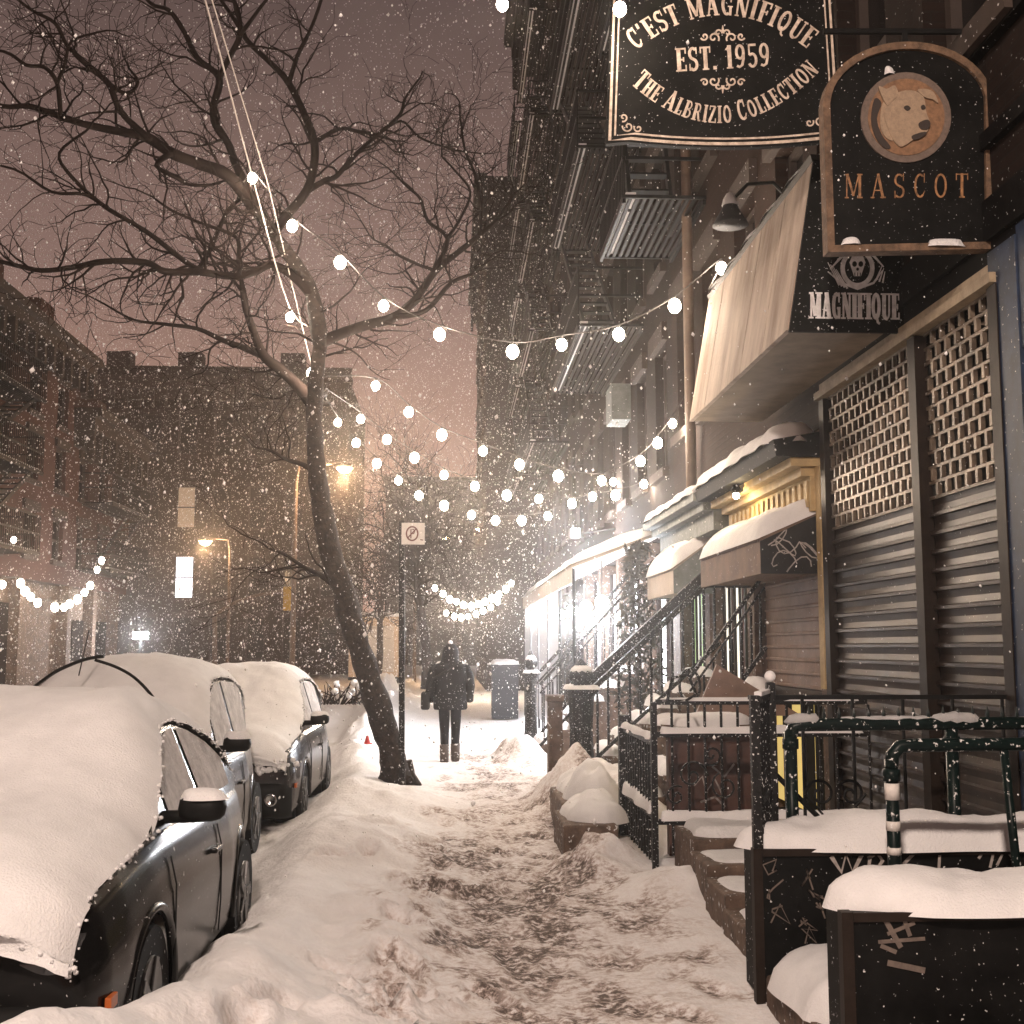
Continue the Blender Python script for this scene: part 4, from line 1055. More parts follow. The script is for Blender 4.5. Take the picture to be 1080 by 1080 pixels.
# ------------------------------------------------------------------ stoops and railings
def stoop(label, x0, x1, y0, y1, ztop, n, seed):
    S = thing('stoop', label, 'steps', (x0, y0, 0))
    mb = MB(); run = (x1 - x0) / n; h = ztop / n
    for i in range(n):
        a = x0 + i * run; mb.box(a, a + run - 0.001 if i < n - 1 else x1, y0, y1, -0.1, h * (i + 1) - 0.05)
        mb.box(a - 0.03, a + run - 0.032 if i < n - 1 else x1, y0 - 0.02, y1 + 0.02, h * (i + 1) - 0.049, h * (i + 1))
    mb.build('steps', 'stone', S)
    mb = MB()
    for i in range(n):
        a = x0 + i * run; snow_slab(mb, a - 0.02, a + run - 0.03 if i < n - 1 else x1 - .01, y0, y1, h * (i + 1), 0.13, seed=seed + i, over=0.02, edge=0.13)
    mb.build('snow', 'snow_soft', S, smooth=True)
    return S
stoop('nearest stone stoop heaped with snow below the graffitied awning', 1.9, FX - 0.01, 12.15, 13.2, 1.22, 6, 50)
stoop('middle stone stoop behind the thick iron handrail', 1.62, FX - 0.01, 14.75, 16.0, 1.3, 7, 60)
stoop('farthest stone stoop before the lit cafe', 1.3, 2.9, 18.75, 20.0, 1.25, 6, 70)

def newel(mb, c, h, r, square=True):
    x, y, z = c
    prof = [(r * 1.25, 0), (r * 1.25, h * .08), (r, h * .10), (r * .92, h * .14), (r * .80, h * .45), (r * .92, h * .72), (r * 1.12, h * .76), (r * 1.15, h * .80)]
    mb.lathe(c, prof, 8)
def stair_rail(label, p0, p1, base0, thick, r_newel, nh, nb, d, group=None, newel_snow=True, low=None):
    """handrail rising from the newel towards the house in the plane y = d"""
    T = thing('stair_railing', label, 'railing', (p0[0], d, base0), group)
    a = Vector((p0[0], d, p0[1])); b = Vector((p1[0], d, p1[1]))
    mb = MB(); mb.bar(a, b, thick, thick * .8); mb.bar(a - Vector((0, 0, .13)), b - Vector((0, 0, .13)), thick * .6, thick * .5)
    mb.build('rail', 'iron', T, bevel=0.008)
    if low:
        mb = MB(); mb.bar((a.x, d, a.z - low), (b.x, d, b.z - low), 0.035, 0.04); mb.build('bottom_rail', 'iron', T)
    mb = MB()
    L = low or 0.85
    for i in range(nb):
        t = (i + .5) / nb; p = a.lerp(b, t); mb.tube([(p.x, d, p.z - .16), (p.x, d, p.z - L)], 0.011 + thick * .045, 6)
    mb.build('baluster', 'iron', T)
    if r_newel:
        mb = MB(); newel(mb, (p0[0], d, base0), nh, r_newel)
        nw = mb.build('newel_post', 'iron', T, bevel=0.006)
        mb = MB(); z = base0 + nh
        z -= nh * .20
        mb.lathe((p0[0], d, z + .002), [(r_newel * .6, 0), (r_newel * .5, .05), (r_newel * .95, .09), (r_newel * 1.0, .15), (r_newel * .7, .20), (r_newel * .35, .23), (r_newel * .45, .26), (r_newel * .1, .33)], 12)
        mb.build('finial', 'iron', nw, smooth=True)
        mb = MB(); mb.lathe((p0[0], d, z + .17), [(r_newel * .85, 0), (r_newel * .7, .05), (r_newel * .4, .09), (.004, .11)], 10); mb.build('snow', 'snow_soft', nw, smooth=True)
        mb = MB(); snow_slab(mb, p0[0] - r_newel * 1.25, p0[0] + r_newel * 1.25, d - r_newel * 1.25, d + r_newel * 1.25, z - 0.005, 0.05, seed=4, over=.0, edge=.05); mb.build('ledge_snow', 'snow', nw, smooth=True)
    return T
P0 = at(604, 703, 14.4); P1 = at(716, 592, 14.4)
stair_rail('thick iron stair railing with stout vase shaped newel on the middle stoop', (P0.x, P0.z), (FX - .05, P1.z), 0.05, 0.13, 0.165, 1.42, 13, 14.4, low=.95)
P0 = at(560, 697, 19.3); P1 = at(640, 612, 19.3)
stair_rail('slim iron stair railing with ornate cast newel on the farthest stoop', (P0.x, P0.z), (P1.x + .2, P1.z + .25), 0.15, 0.06, 0.11, 1.4, 14, 19.3, low=.95)
P0 = at(556, 712, 18.5)
stair_rail('second slim iron railing nearer the viewer on the farthest stoop', (P0.x + .2, 1.1), (P1.x + .2, P1.z + .1), 0.1, 0.05, 0, 1.0, 12, 18.5, low=.9)
P0 = at(699, 694, 12.1); P1 = at(757, 616, 12.1)
stair_rail('thin iron stair railing in front of the nearest snowy stoop', (P0.x, P0.z), (FX - .1, P1.z + .15), 0.2, 0.045, 0, 1, 8, 12.1, low=.72)
mb = MB(); a = at(699, 690, 12.0)
mb.tube([(a.x + .1 * math.cos(t), 12.0, a.z - .12 + .16 * math.sin(t)) for t in [2 * PI * i / 20 for i in range(21)]], .014, 6)
tag(mb.build('iron_ring', 'iron', None), 'iron ring standing at the foot of the thin stair railing', 'iron ring')
# brown stone pier beside the stout newel
mb = MB(); mb.box(1.17, 1.34, 14.9, 15.15, 0, 1.0); mb.box(1.15, 1.36, 14.88, 15.17, 1.002, 1.08)
tag(mb.build('stone_pier', 'stone', None, bevel=.01), 'short brownstone pier left of the stout iron newel', 'pier')
# low stone slab under snow by the newel
SL = thing('stone_step', 'low brown stone slab poking out of the snow at the pavement edge', 'stone', (1.1, 10.6, 0))
mb = MB(); mb.box(.93, 1.38, 10.3, 11.3, -.1, .2); mb.box(1.0, 1.42, 11.301, 12.6, -.1, .26); mb.build('slab', 'stone', SL, bevel=.02)
mb = MB(); snow_slab(mb, .98, 1.5, 10.42, 11.4, .19, .13, seed=81, over=.01, edge=.2, nz=1.0); snow_slab(mb, 1.08, 1.6, 11.2, 12.9, .24, .24, seed=82, edge=.35, nz=1.1); mb.build('snow', 'snow_soft', SL, smooth=True)

# ------------------------------------------------------------------ iron area fence (runs along the pavement, then turns to the house)
FN = thing('iron_fence', 'low black iron area fence with snow on its lower rail, turning towards the house', 'fence', (1.5, 10.9, 0))
fy0, fy1 = 10.9, 9.35
mb = MB(); mb.box(1.47, 1.56, 10.86, 10.95, 0, 1.06); mb.build('end_post', 'iron', FN)
mb = MB(); mb.box(1.505, 1.54, 9.37, 10.85, .92, .97); mb.box(1.505, 1.54, 9.37, 10.85, .38, .42); mb.box(1.54, FX - .05, 9.31, 9.345, 1.22, 1.26); mb.box(1.54, FX - .05, 9.31, 9.345, .98, 1.02); mb.box(1.54, FX - .05, 9.31, 9.345, .34, .38); mb.build('rail', 'iron', FN)
mb = MB()
for i in range(11): y = 9.42 + i * .135; mb.tube([(1.52, y, .05), (1.52, y, .919)], .012, 6)
for i in range(13): x = 1.66 + i * .125; mb.tube([(x, 9.327, .12), (x, 9.327, 1.219)], .011, 6)
mb.box(1.50, 1.545, 9.30, 9.345, 0, 1.24); mb.build('baluster', 'iron', FN)
mb = MB(); 
for (cx, cz, r, a0) in ((1.80, .70, .12, 0), (2.05, .62, .11, 2), (1.95, .85, .08, 4), (1.68, .55, .08, 1)):
    mb.tube([(x, 9.29, z) for x, z in scroll(cx, cz, r, 1.4, a0, n=22)], .009, 5)
mb.tube([(1.62, 9.29, 1.24), (1.66, 9.29, 1.42), (1.78, 9.29, 1.45), (1.84, 9.29, 1.30), (1.76, 9.29, 1.25)], .012, 5)
mb.build('scroll', 'iron', FN)
mb = MB(); snow_slab(mb, 1.5, 1.55, 9.4, 10.85, .97, .05, seed=2, over=.012, edge=.03); snow_slab(mb, 1.5, 1.55, 9.4, 10.85, .42, .09, seed=3, over=.015, edge=.03)
snow_slab(mb, 1.56, FX - .1, 9.30, 9.36, 1.02, .06, seed=5, over=.01, edge=.03); snow_slab(mb, 1.56, FX - .1, 9.30, 9.36, .38, .07, seed=6, over=.015, edge=.03); snow_slab(mb, 1.56, FX - .1, 9.30, 9.36, 1.26, .025, seed=7, over=.004, edge=.03)
mb.build('snow', 'snow_soft', FN, smooth=True)
# reddish cellar hatch behind the fence
CH = thing('cellar_hatch', 'red brown cellar hatch with chalk scribble behind the low iron fence', 'hatch', (2.4, 10.2, 0))
mb = MB(); mb.box(1.75, 2.42, 10.0, 10.12, .0, .98); mb.build('panel', 'red_door', CH)
mb = MB(); mb.box(1.7, 2.46, 9.96, 10.6, .982, 1.03); mb.build('top', 'stone', CH)
mb = MB(); snow_slab(mb, 1.7, 2.46, 9.96, 10.6, 1.03, .09, seed=15); mb.build('snow', 'snow_soft', CH, smooth=True)
mb = MB()
for k, pts in enumerate(([(1.95, .55), (2.02, .62), (2.05, .5), (2.12, .6), (2.18, .48)], [(2.1, .7), (2.2, .62), (2.28, .72)], [(2.0, .42), (2.12, .46), (2.2, .38)])): ribbon(mb, pts, .018, lambda x, z, o: (x, 9.998 - o, z), .003 + .0004 * k)
mb.build('scribble', 'chalk', CH)
# triangular board leaning on the stoop
mb = MB(); mb.prism([(2.15, 10.9, 1.05), (3.1, 10.9, 1.05), (2.35, 10.9, 1.5)], (0, .04, 0)); tag(mb.build('plywood_offcut', 'rolldoor', None), 'brown triangular board leaning by the nearest stoop', 'board')

# ------------------------------------------------------------------ stone steps at the pavement edge
ST = thing('low_stone_steps', 'low dark stone steps stepping down along the pavement edge, dusted with snow', 'steps', (1.6, 9.2, 0))
mb = MB(); sn = MB()
for i, (ya, yb, z) in enumerate(((8.6, 9.3, .34), (8.0, 8.599, .27), (7.4, 7.999, .20), (6.5, 7.399, .13))):
    xl = 1.66 - .02 * i
    mb.box(xl, FX - .01, ya, yb, -.1, z); snow_slab(sn, xl + .04, FX - .03, ya + .07, yb, z, .03 if i else .07, seed=90 + i, over=-.005, edge=.1)
mb.build('steps', 'stone', ST, bevel=.015); sn.build('snow', 'snow', ST, smooth=True)
mb = MB(); snow_slab(mb, 1.6, 2.1, 6.5, 7.15, .1, .34, seed=97, edge=.3, over=.0, nz=.7); mb.build('snow_heap', 'snow_soft', ST, smooth=True)

# ------------------------------------------------------------------ open iron gate at the pavement edge
GT = thing('iron_gate', 'tall narrow iron gate of close upright bars standing open at the pavement edge', 'gate', (1.46, 6.2, 0))
mb = MB(); mb.box(1.44, 1.485, 5.93, 5.975, 0, 1.42); mb.box(1.63, 1.675, 6.36, 6.40, .35, 1.47); mb.build('post', 'iron', GT, bevel=.004)
mb = MB(); a = Vector((1.487, 5.98, 0)); b = Vector((1.628, 6.36, 0))
for i in range(11):
    p = a.lerp(b, (i + .5) / 11); mb.tube([(p.x, p.y, .46), (p.x, p.y, 1.39)], .0125, 6)
mb.build('bar', 'iron', GT)
mb = MB()
for z in (.46, .92, 1.40): mb.bar(a + V(0, 0, z), b + V(0, 0, z), .03, .035)
mb.build('rail', 'iron', GT)
mb = MB(); mb.bar(a + V(0, 0, 1.425), b + V(0, 0, 1.425), .036, .02); mb.ball((1.652, 6.38, 1.50), .03); mb.build('snow', 'snow_soft', GT)

# ------------------------------------------------------------------ cellar stair: two sheet metal parapets capped with snow
def parapet(label, x0, x1, y0, y1, zt_, sh, seed):
    S = thing('metal_parapet', label, 'parapet', (x0, y0, 0))
    mb = MB(); mb.box(x0 + .045, x1, y0, y1, .0, zt_); mb.build('sheet', 'panel', S, bevel=.008)
    mb = MB(); mb.box(x0, x0 + .043, y0 - .012, y0 + .04, .0, zt_ + .005); mb.box(x0 + .044, x1, y0 - .014, y0 - .002, zt_ - .03, zt_ + .003); mb.build('corner_post', 'post_brown', S)
    mb = MB(); snow_slab(mb, x0, x1, y0 - .01, y1, zt_, sh, seed=seed, over=.035, edge=.17, nz=.45, edge_x=.34); mb.build('snow', 'snow_soft', S, smooth=True)
    return S
BX1 = parapet('black metal parapet with white WO scrawl and thick snow cap, behind the nearer one', 1.43, 4.2, 5.92, 6.3, .70, .14, 101)
BX2 = parapet('nearest black metal parapet with thick snow cap and chalk hash scrawl', 1.45, 4.0, 4.66, 5.0, .67, .17, 102)
def scrawl(parent, y, strokes, m, name='graffiti'):
    mb = MB()
    for k, (pts, w) in enumerate(strokes):
        P3 = [at(px, py, y) for px, py in pts]
        ribbon(mb, [(p.x, p.z) for p in P3], w, lambda x, z, o: (x, y - o, z), .003 + .0004 * (k % 6))
    mb.build(name, m, parent)
y = 5.92 - .0015
scrawl(BX1, y, [([(823, 850), (832, 864), (836, 848), (842, 864), (852, 844)], .022), ([(855, 852), (863, 847), (868, 854), (862, 862), (856, 858), (857, 851)], .018),
                ([(886, 857), (893, 850), (899, 844)], .016), ([(886, 858), (900, 860)], .016), ([(905, 847), (930, 845)], .016), ([(918, 845), (917, 862)], .014), ([(952, 852), (958, 843), (965, 847), (962, 860)], .014), ([(968, 858), (975, 844), (984, 854)], .014)], 'chalk')
rr = random.Random(12); stk = []
for (cx, cy) in ((772, 860), (775, 880), (778, 900), (803, 870), (810, 885), (803, 905), (818, 895), (806, 918)):
    stk.append(([(cx + rr.uniform(-9, 9), cy + rr.uniform(-10, 10)) for _ in range(6)], .008))
scrawl(BX1, y, stk, 'chalk_dim', 'scratch')
y = 4.66 - .0015
scrawl(BX2, y, [([(870, 905), (884, 930)], .020), ([(886, 903), (892, 920)], .016), ([(864, 925), (905, 922)], .014), ([(872, 918), (896, 908)], .014), ([(872, 943), (905, 950)], .022), ([(866, 928), (880, 934)], .016)], 'chalk_dim')
CS = thing('cellar_step', 'snow covered stone step between the two black metal parapets', 'step', (1.46, 5.1, 0))
mb = MB(); mb.box(1.47, 4, 5.02, 5.9, -.05, .14); mb.build('slab', 'stone', CS, bevel=.02)
mb = MB(); snow_slab(mb, 1.47, 4, 5.02, 5.9, .14, .17, seed=111, edge=.2); mb.build('snow', 'snow_soft', CS, smooth=True)

# ------------------------------------------------------------------ pipe railings
def pipe_rail(label, pts, posts, r, snow_pts=None, name='pipe_railing'):
    T = thing(name, label, 'railing', pts[0])
    mb = MB(); mb.tube(pts, r, 10); mb.build('top_pipe', 'green_pipe', T, smooth=True)
    for (x, y, z0, z1) in posts:
        mb = MB(); mb.tube([(x, y, z0), (x, y, z1)], r * .95, 10); p = mb.build('post', 'green_pipe', T, smooth=True)
        mb = MB(); mb.lathe((x, y, z1 - .09), [(r * 1.25, 0), (r * 1.25, .05)], 10); mb.build('collar', 'green_pipe', p, smooth=True)
    return T
yy = 6.35
a = at(787, 735, yy); b = at(928, 733, yy)
PR = pipe_rail('longer dark green pipe railing edged with snow and ice teeth', [(a.x, yy, a.z - .06), (a.x + .02, yy, a.z - .01), (a.x + .06, yy, a.z), (b.x, yy, a.z + .005), (5, yy, a.z + .01)], [(a.x, yy, .1, a.z - .03), (b.x, yy, .1, a.z - .02)], .034)
mb = MB(); rr = random.Random(6)
for i in range(26):
    x = a.x + .10 + i * .078; mb.lathe((x, yy, a.z + .028), [(.012, 0), (.010, .03), (.002, .05 + .02 * rr.random())], 5)
mb.build('ice_tooth', 'green_pipe', PR)
mb = MB(); rr = random.Random(16)
for (x0, x1, r_) in ((a.x - .03, a.x + .16, .038), (b.x - .12, b.x + .16, .04), (a.x + .2, a.x + .8, .022), (a.x + .85, b.x - .15, .018), (b.x + .2, b.x + 1.2, .018)):
    k = max(6, int((x1 - x0) / .035)); mb.tube([(x0 + (x1 - x0) * i / k, yy + rr.uniform(-.004, .004), a.z + .026 - .012 * (2 * i / k - 1) ** 4) for i in range(k + 1)], [r_ * math.sqrt(max(.02, 1 - (2 * i / k - 1) ** 4)) * rr.uniform(.75, 1.15) for i in range(k + 1)], 8); mb.build('snow', 'snow_soft', PR, smooth=True)
yy = 5.35
a = at(875, 753, yy)
PR2 = pipe_rail('shorter pipe railing whose sticker patched post rises between the parapets', [(a.x, yy, a.z - .10), (a.x + .008, yy, a.z - .04), (a.x + .04, yy, a.z - .005), (a.x + .09, yy, a.z), (5, yy, a.z + .02)], [(a.x, yy, .15, a.z - .06)], .030)
mb = MB(); mb.tube([(a.x, yy, a.z - .23), (a.x, yy, a.z - .16)], .0315, 10); mb.tube([(a.x, yy, a.z - .36), (a.x, yy, a.z - .32)], .0312, 10); mb.tube([(a.x, yy, a.z - .46), (a.x, yy, a.z - .43)], .0312, 10); mb.build('sticker', 'signwhite', PR2, smooth=True)
mb = MB()
for x in (a.x + .5, a.x + .95): mb.tube([(x, yy, a.z - .02), (x + .06, yy, .3)], .02, 8)
mb.build('strut', 'green_pipe', PR2, smooth=True)
# thin scrolled fence further back
F2_ = thing('scroll_fence', 'thin black iron fence with a heart scroll behind the pipe railing', 'fence', (1.7, 6.9, 0))
mb = MB(); mb.box(1.66, FX - .03, 6.89, 6.91, 1.36, 1.385); mb.box(1.66, FX - .03, 6.89, 6.91, .45, .475); mb.build('rail', 'iron_clean', F2_)
mb = MB()
for i in range(6): x = 1.68 + i * .285; mb.tube([(x, 6.9, .2), (x, 6.9, 1.36)], .010, 6)
mb.build('bar', 'iron_clean', F2_)
mb = MB()
c = at(826, 795, 6.9)
for s in (-1, 1): mb.tube([(c.x + s * (.085 + (x)), 6.88, c.z + z) for x, z in scroll(0, 0, .085, 1.5, PI if s > 0 else 0, sgn=-s, n=26)], .008, 5)
mb.tube([(c.x - .17, 6.88, c.z), (c.x, 6.88, c.z - .2), (c.x + .17, 6.88, c.z)], .008, 5); mb.tube([(1.7, 6.88, 1.05), (2.2, 6.88, .55)], .016, 6); mb.build('scroll', 'iron_clean', F2_)

# ------------------------------------------------------------------ parking sign
PS = thing('no_standing_sign', 'dark pole with a small white circled symbol plate, right of the leaning tree', 'street sign', at(447, 783, 15.2))
b = at(447, 784, 15.2); t = at(447, 556, 15.2)
mb = MB(); mb.bar((b.x, b.y, b.z - .1), (t.x, t.y, t.z), .07, .05); mb.build('pole', 'iron', PS)
mb = MB(); l = at(449, 558, 15.15); r_ = at(467, 577, 15.15); mb.box(l.x - .03, r_.x, 15.14, 15.15, r_.z, l.z); pl = mb.build('plate', 'signwhite', PS)
mb = MB(); cx = l.x + .10; cz = (l.z + r_.z) / 2
ribbon(mb, [(cx + .07 * math.cos(a), cz + .085 * math.sin(a)) for a in [2 * PI * i / 20 for i in range(21)]], .018, lambda x, z, o: (x, 15.138 - o, z), .002)
ribbon(mb, [(cx - .05, cz - .05), (cx + .05, cz + .06)], .014, lambda x, z, o: (x, 15.138 - o, z), .0024)
ribbon(mb, [(cx - .015, cz - .06), (cx - .015, cz + .05), (cx + .02, cz + .05), (cx + .03, cz + .025), (cx + .02, cz), (cx - .01, cz)], .014, lambda x, z, o: (x, 15.138 - o, z), .0028)
ribbon(mb, [(cx + .10, cz - .075), (r_.x - .02, cz - .08)], .012, lambda x, z, o: (x, 15.138 - o, z), .0024)
mb.build('symbol', 'signred', pl)
# ------------------------------------------------------------------ leaning street tree
TREE_D = 15.4
LIMBS = [  # photo-traced limbs: (px, py, width), start distance, change of distance over the limb
 ([(443, 788, 29), (440, 770, 24), (434, 745, 22), (424, 712, 21.5), (414, 680, 20.5), (405, 652, 20), (398, 625, 19.5), (389, 596, 19), (381, 568, 18), (376, 540, 17), (373, 515, 15.5), (371, 490, 15), (370, 468, 14.5), (371, 445, 14), (374, 415, 13.5), (374, 390, 13), (365, 348, 12), (348, 323, 11), (331, 299, 10), (319, 283, 9.5)], 15.4, -1.8),
 ([(319, 283, 9.5), (295, 254, 8.5), (268, 243, 8), (245, 234, 7.5), (223, 220, 6.8), (198, 215, 5.6), (170, 209, 4.8), (145, 201, 4.2), (120, 193, 3.6), (97, 193, 3), (60, 180, 2.4), (20, 176, 1.8)], 13.6, -1.5),
 ([(321, 284, 7), (302, 245, 5.5), (295, 226, 5), (284, 209, 5.5), (282, 193, 5), (287, 168, 5), (268, 151, 3.8), (257, 129, 3.4), (243, 109, 3), (226, 102, 2.4), (205, 70, 2), (190, 20, 1.4)], 13.6, .8),
 ([(287, 168, 4), (297, 148, 3.8), (305, 131, 4), (303, 108, 3), (292, 80, 2.2), (300, 30, 1.6)], 13.9, .5),
 ([(305, 131, 3), (322, 108, 2.2), (338, 84, 1.8), (345, 40, 1.3)], 14.0, .6),
 ([(335, 304, 7), (345, 290, 6), (363, 268, 6), (370, 245, 5.5), (370, 223, 5.2), (362, 201, 4.8), (348, 173, 4.4), (334, 157, 3.8), (312, 136, 3.4), (301, 118, 2.8), (285, 95, 2)], 14.0, .6),
 ([(348, 173, 3.4), (356, 148, 3), (366, 128, 2.6), (376, 101, 2.2), (386, 60, 1.6), (384, 15, 1.2)], 14.3, .6),
 ([(363, 268, 4.2), (380, 258, 3.8), (390, 254, 3.4), (407, 235, 3), (426, 218, 2.7), (445, 201, 2.4), (450, 186, 1.8), (463, 168, 1.3)], 14.1, 1.0),
 ([(370, 225, 3.2), (392, 213, 2.8), (408, 215, 2.4), (426, 218, 2.2)], 14.2, .8),
 ([(426, 218, 2), (446, 206, 1.8), (462, 220, 1.6), (482, 228, 1.4), (502, 233, 1.2)], 15, .5),
 ([(368, 358, 7), (350, 340, 6), (332, 332, 5.2), (318, 338, 5.2), (301, 342, 5), (282, 340, 5), (268, 338, 5), (240, 338, 4.6), (223, 330, 4.2), (187, 329, 4), (160, 334, 3.6), (132, 337, 3.2), (107, 332, 2.8), (60, 322, 2.2), (15, 330, 1.6)], 14.0, -2.0),
 ([(270, 337, 4), (257, 329, 3.6), (229, 307, 3.3), (212, 296, 3), (184, 279, 3), (157, 254, 2.5), (147, 234, 2), (170, 215, 1.8)], 13.4, -.8),
 ([(184, 279, 2.5), (168, 270, 2.3), (140, 268, 2), (107, 248, 1.6), (60, 240, 1.2)], 12.9, -.5),
 ([(268, 338, 4), (275, 326, 3.4), (284, 307, 3), (295, 284, 2.6), (309, 272, 2)], 13.4, .6),
 ([(312, 376, 3.6), (309, 357, 3.2), (304, 334, 3), (304, 312, 2.6), (295, 304, 2.4), (270, 295, 2), (245, 284, 1.7), (228, 272, 1.3)], 14.2, -.8),
 ([(371, 458, 9), (358, 440, 8), (340, 423, 7), (325, 410, 6.4), (312, 376, 4.8), (300, 402, 3.2)][:5], 15.1, -.9),
 ([(325, 412, 4.6), (307, 404, 4), (290, 398, 3.4), (268, 388, 2.8), (240, 384, 2.2), (212, 380, 1.7), (186, 366, 1.3)], 15, -.9),
 ([(245, 234, 4.2), (232, 245, 3.2), (250, 256, 2.8), (262, 262, 2.2), (280, 262, 2)], 13.2, .5),
 ([(226, 222, 5), (201, 198, 4.2), (190, 173, 4), (173, 159, 3.4), (154, 140, 3), (143, 120, 2.5), (120, 107, 2), (90, 80, 1.6), (60, 40, 1.2)], 12.9, -1.2),
 ([(148, 200, 3.2), (145, 173, 3), (134, 159, 2.6), (118, 157, 2.4), (98, 145, 2), (55, 140, 1.5)], 12.5, -.6),
 ([(145, 173, 2.6), (152, 155, 2.2), (158, 136, 1.8), (182, 128, 1.4)], 12.5, -.5),
 ([(190, 173, 3), (206, 182, 2.6), (216, 172, 2), (208, 160, 1.6)], 12.9, .5),
 ([(373, 402, 9), (392, 393, 7.4), (415, 385, 6.6), (440, 378, 6), (459, 362, 5), (476, 338, 4.4), (495, 322, 3.8), (515, 306, 3.2), (532, 290, 2.4), (545, 270, 1.6)], 14.9, .9),
 ([(515, 306, 2.8), (516, 285, 2.5), (514, 268, 2.3), (510, 250, 2), (502, 230, 1.8), (498, 201, 1.4)], 15.5, .4),
 ([(476, 337, 3.4), (487, 309, 2.8), (470, 294, 2.4), (463, 274, 2.2), (452, 264, 1.6), (440, 252, 1.2)], 15.3, .4),
 ([(487, 309, 2.2), (499, 290, 1.9), (507, 268, 1.7), (494, 250, 1.5), (482, 237, 1.3)], 15.5, .3),
 ([(476, 337, 2.6), (462, 332, 2.2), (445, 324, 1.8), (432, 314, 1.3)], 15.3, -.4),
 ([(440, 378, 4), (468, 372, 3.2), (490, 348, 2.8), (512, 338, 2.2), (528, 322, 1.6)], 15.1, .5),
 ([(372, 514, 4), (360, 507, 3.2), (345, 502, 2.5), (333, 495, 2), (320, 492, 1.4)], 15.3, -.5),
 ([(387, 612, 4), (376, 604, 3.2), (360, 596, 2.4), (345, 586, 2), (330, 580, 1.3)], 15.4, -.5),
]
TT = thing('street_tree', 'bare leaning street tree with dark spreading branches hung with bulbs', 'tree', at(440, 784, TREE_D))
trunk = MB(); crown = MB()
rr = random.Random(21)
def smooth_path(P):
    out = []
    n = len(P)
    for i in range(n - 1):
        p0 = P[max(0, i - 1)]; p1 = P[i]; p2 = P[i + 1]; p3 = P[min(n - 1, i + 2)]
        for t in (0, .25, .5, .75):
            out.append(tuple(.5 * ((2 * b) + (-a + c) * t + (2 * a - 5 * b + 4 * c - d_) * t * t + (-a + 3 * b - 3 * c + d_) * t ** 3) for a, b, c, d_ in zip(p0, p1, p2, p3)))
    out.append(P[-1]); return out
def twig(mb, p, dirv, L, r, depth):
    pts = [p]; rad = [r]; d_ = dirv.normalized()
    n = max(3, int(L / .09))
    for i in range(n):
        d_ = (d_ + Vector((rr.gauss(0, .22), rr.gauss(0, .22), rr.gauss(.035, .22)))).normalized()
        p = p + d_ * (L / n); pts.append(p); rad.append(max(.0036, r * (1 - .75 * (i + 1) / n)))
        if depth > 0 and rr.random() < .42:
            side = d_.cross(Vector((rr.gauss(0, 1), rr.gauss(0, 1), rr.gauss(0, 1)))).normalized()
            twig(mb, p, d_ * .65 + side * .8, L * rr.uniform(.35, .65), max(.003, rad[-1] * .75), depth - 1)
    mb.tube(pts, rad, 5 if r > .01 else 3, caps=False)
for li, (P, d0, dd) in enumerate(LIMBS):
    S_ = smooth_path([tuple(map(float, p)) for p in P]); n = len(S_)
    pts = []; rad = []
    for i, (px, py, w) in enumerate(S_):
        d = d0 + dd * (i / (n - 1)) ** 1.2 + .06 * math.sin(i * .9 + li)
        pts.append(at(px, py, d)); rad.append(w * (1.38 if li else 1) * d / 1080 / 2 * (1 + (.045 * math.sin(i * 1.7) + .05 * math.sin(i * .63 + 1) if li == 0 else .05 * rr.uniform(-1, 1))))
    mb = trunk if li == 0 else crown
    mb.tube(pts, rad, 14 if li == 0 else 8)
    if li == 0:
        for k, a in enumerate((0.3, 1.9, 3.4, 5.0)):   # root flare
            p = pts[0]; trunk.tube([p + V(.10 * math.cos(a), .10 * math.sin(a), .28), p + V(.16 * math.cos(a), .16 * math.sin(a), .10), p + V(.27 * math.cos(a), .27 * math.sin(a), -.02)], [.09, .065, .03], 9)
    for i in range(2, n):
        if (li == 0 and i < 56): continue
        k_ = 0.5 if li else .4
        if rr.random() < k_:
            t = (pts[min(n - 1, i + 1)] - pts[i - 1]).normalized()
            side = t.cross(Vector((rr.gauss(0, .5), rr.gauss(0, 1), rr.gauss(0, .5)))).normalized()
            twig(crown, pts[i], t * .6 + side * .9 + V(0, 0, .15), rr.uniform(.35, 1.1), min(.017, rad[i] * .55), 2)
    if li: twig(crown, pts[-1], pts[-1] - pts[-3], rr.uniform(.5, 1.0), rad[-1], 2)
for i, v in enumerate(trunk.v):
    a = float(fbm(np.array(v[0] * 9 + v[1] * 9), np.array(v[2] * 3.0), 3, 61)) * .05 + float(fbm(np.array((v[0] - v[1]) * 23), np.array(v[2] * 8.0), 2, 62)) * .03
    trunk.v[i] = (v[0] + a, v[1] + a * .5, v[2])
trunk.build('trunk', 'bark', TT, smooth=True)
crown.build('crown', 'twig', TT, smooth=True)
mb = MB()   # knot where the cables are tied
for i in range(8):
    a = rr.uniform(0, 6.28); p = at(371 + rr.uniform(-6, 8), 448 + rr.uniform(-8, 8), 15.0); mb.tube([p + V(.1 * math.cos(a + t), .1 * math.sin(a + t), rr.uniform(-.02, .02)) for t in [j * .7 for j in range(7)]], .012, 5)
mb.build('cable_knot', 'wire_dark', TT)

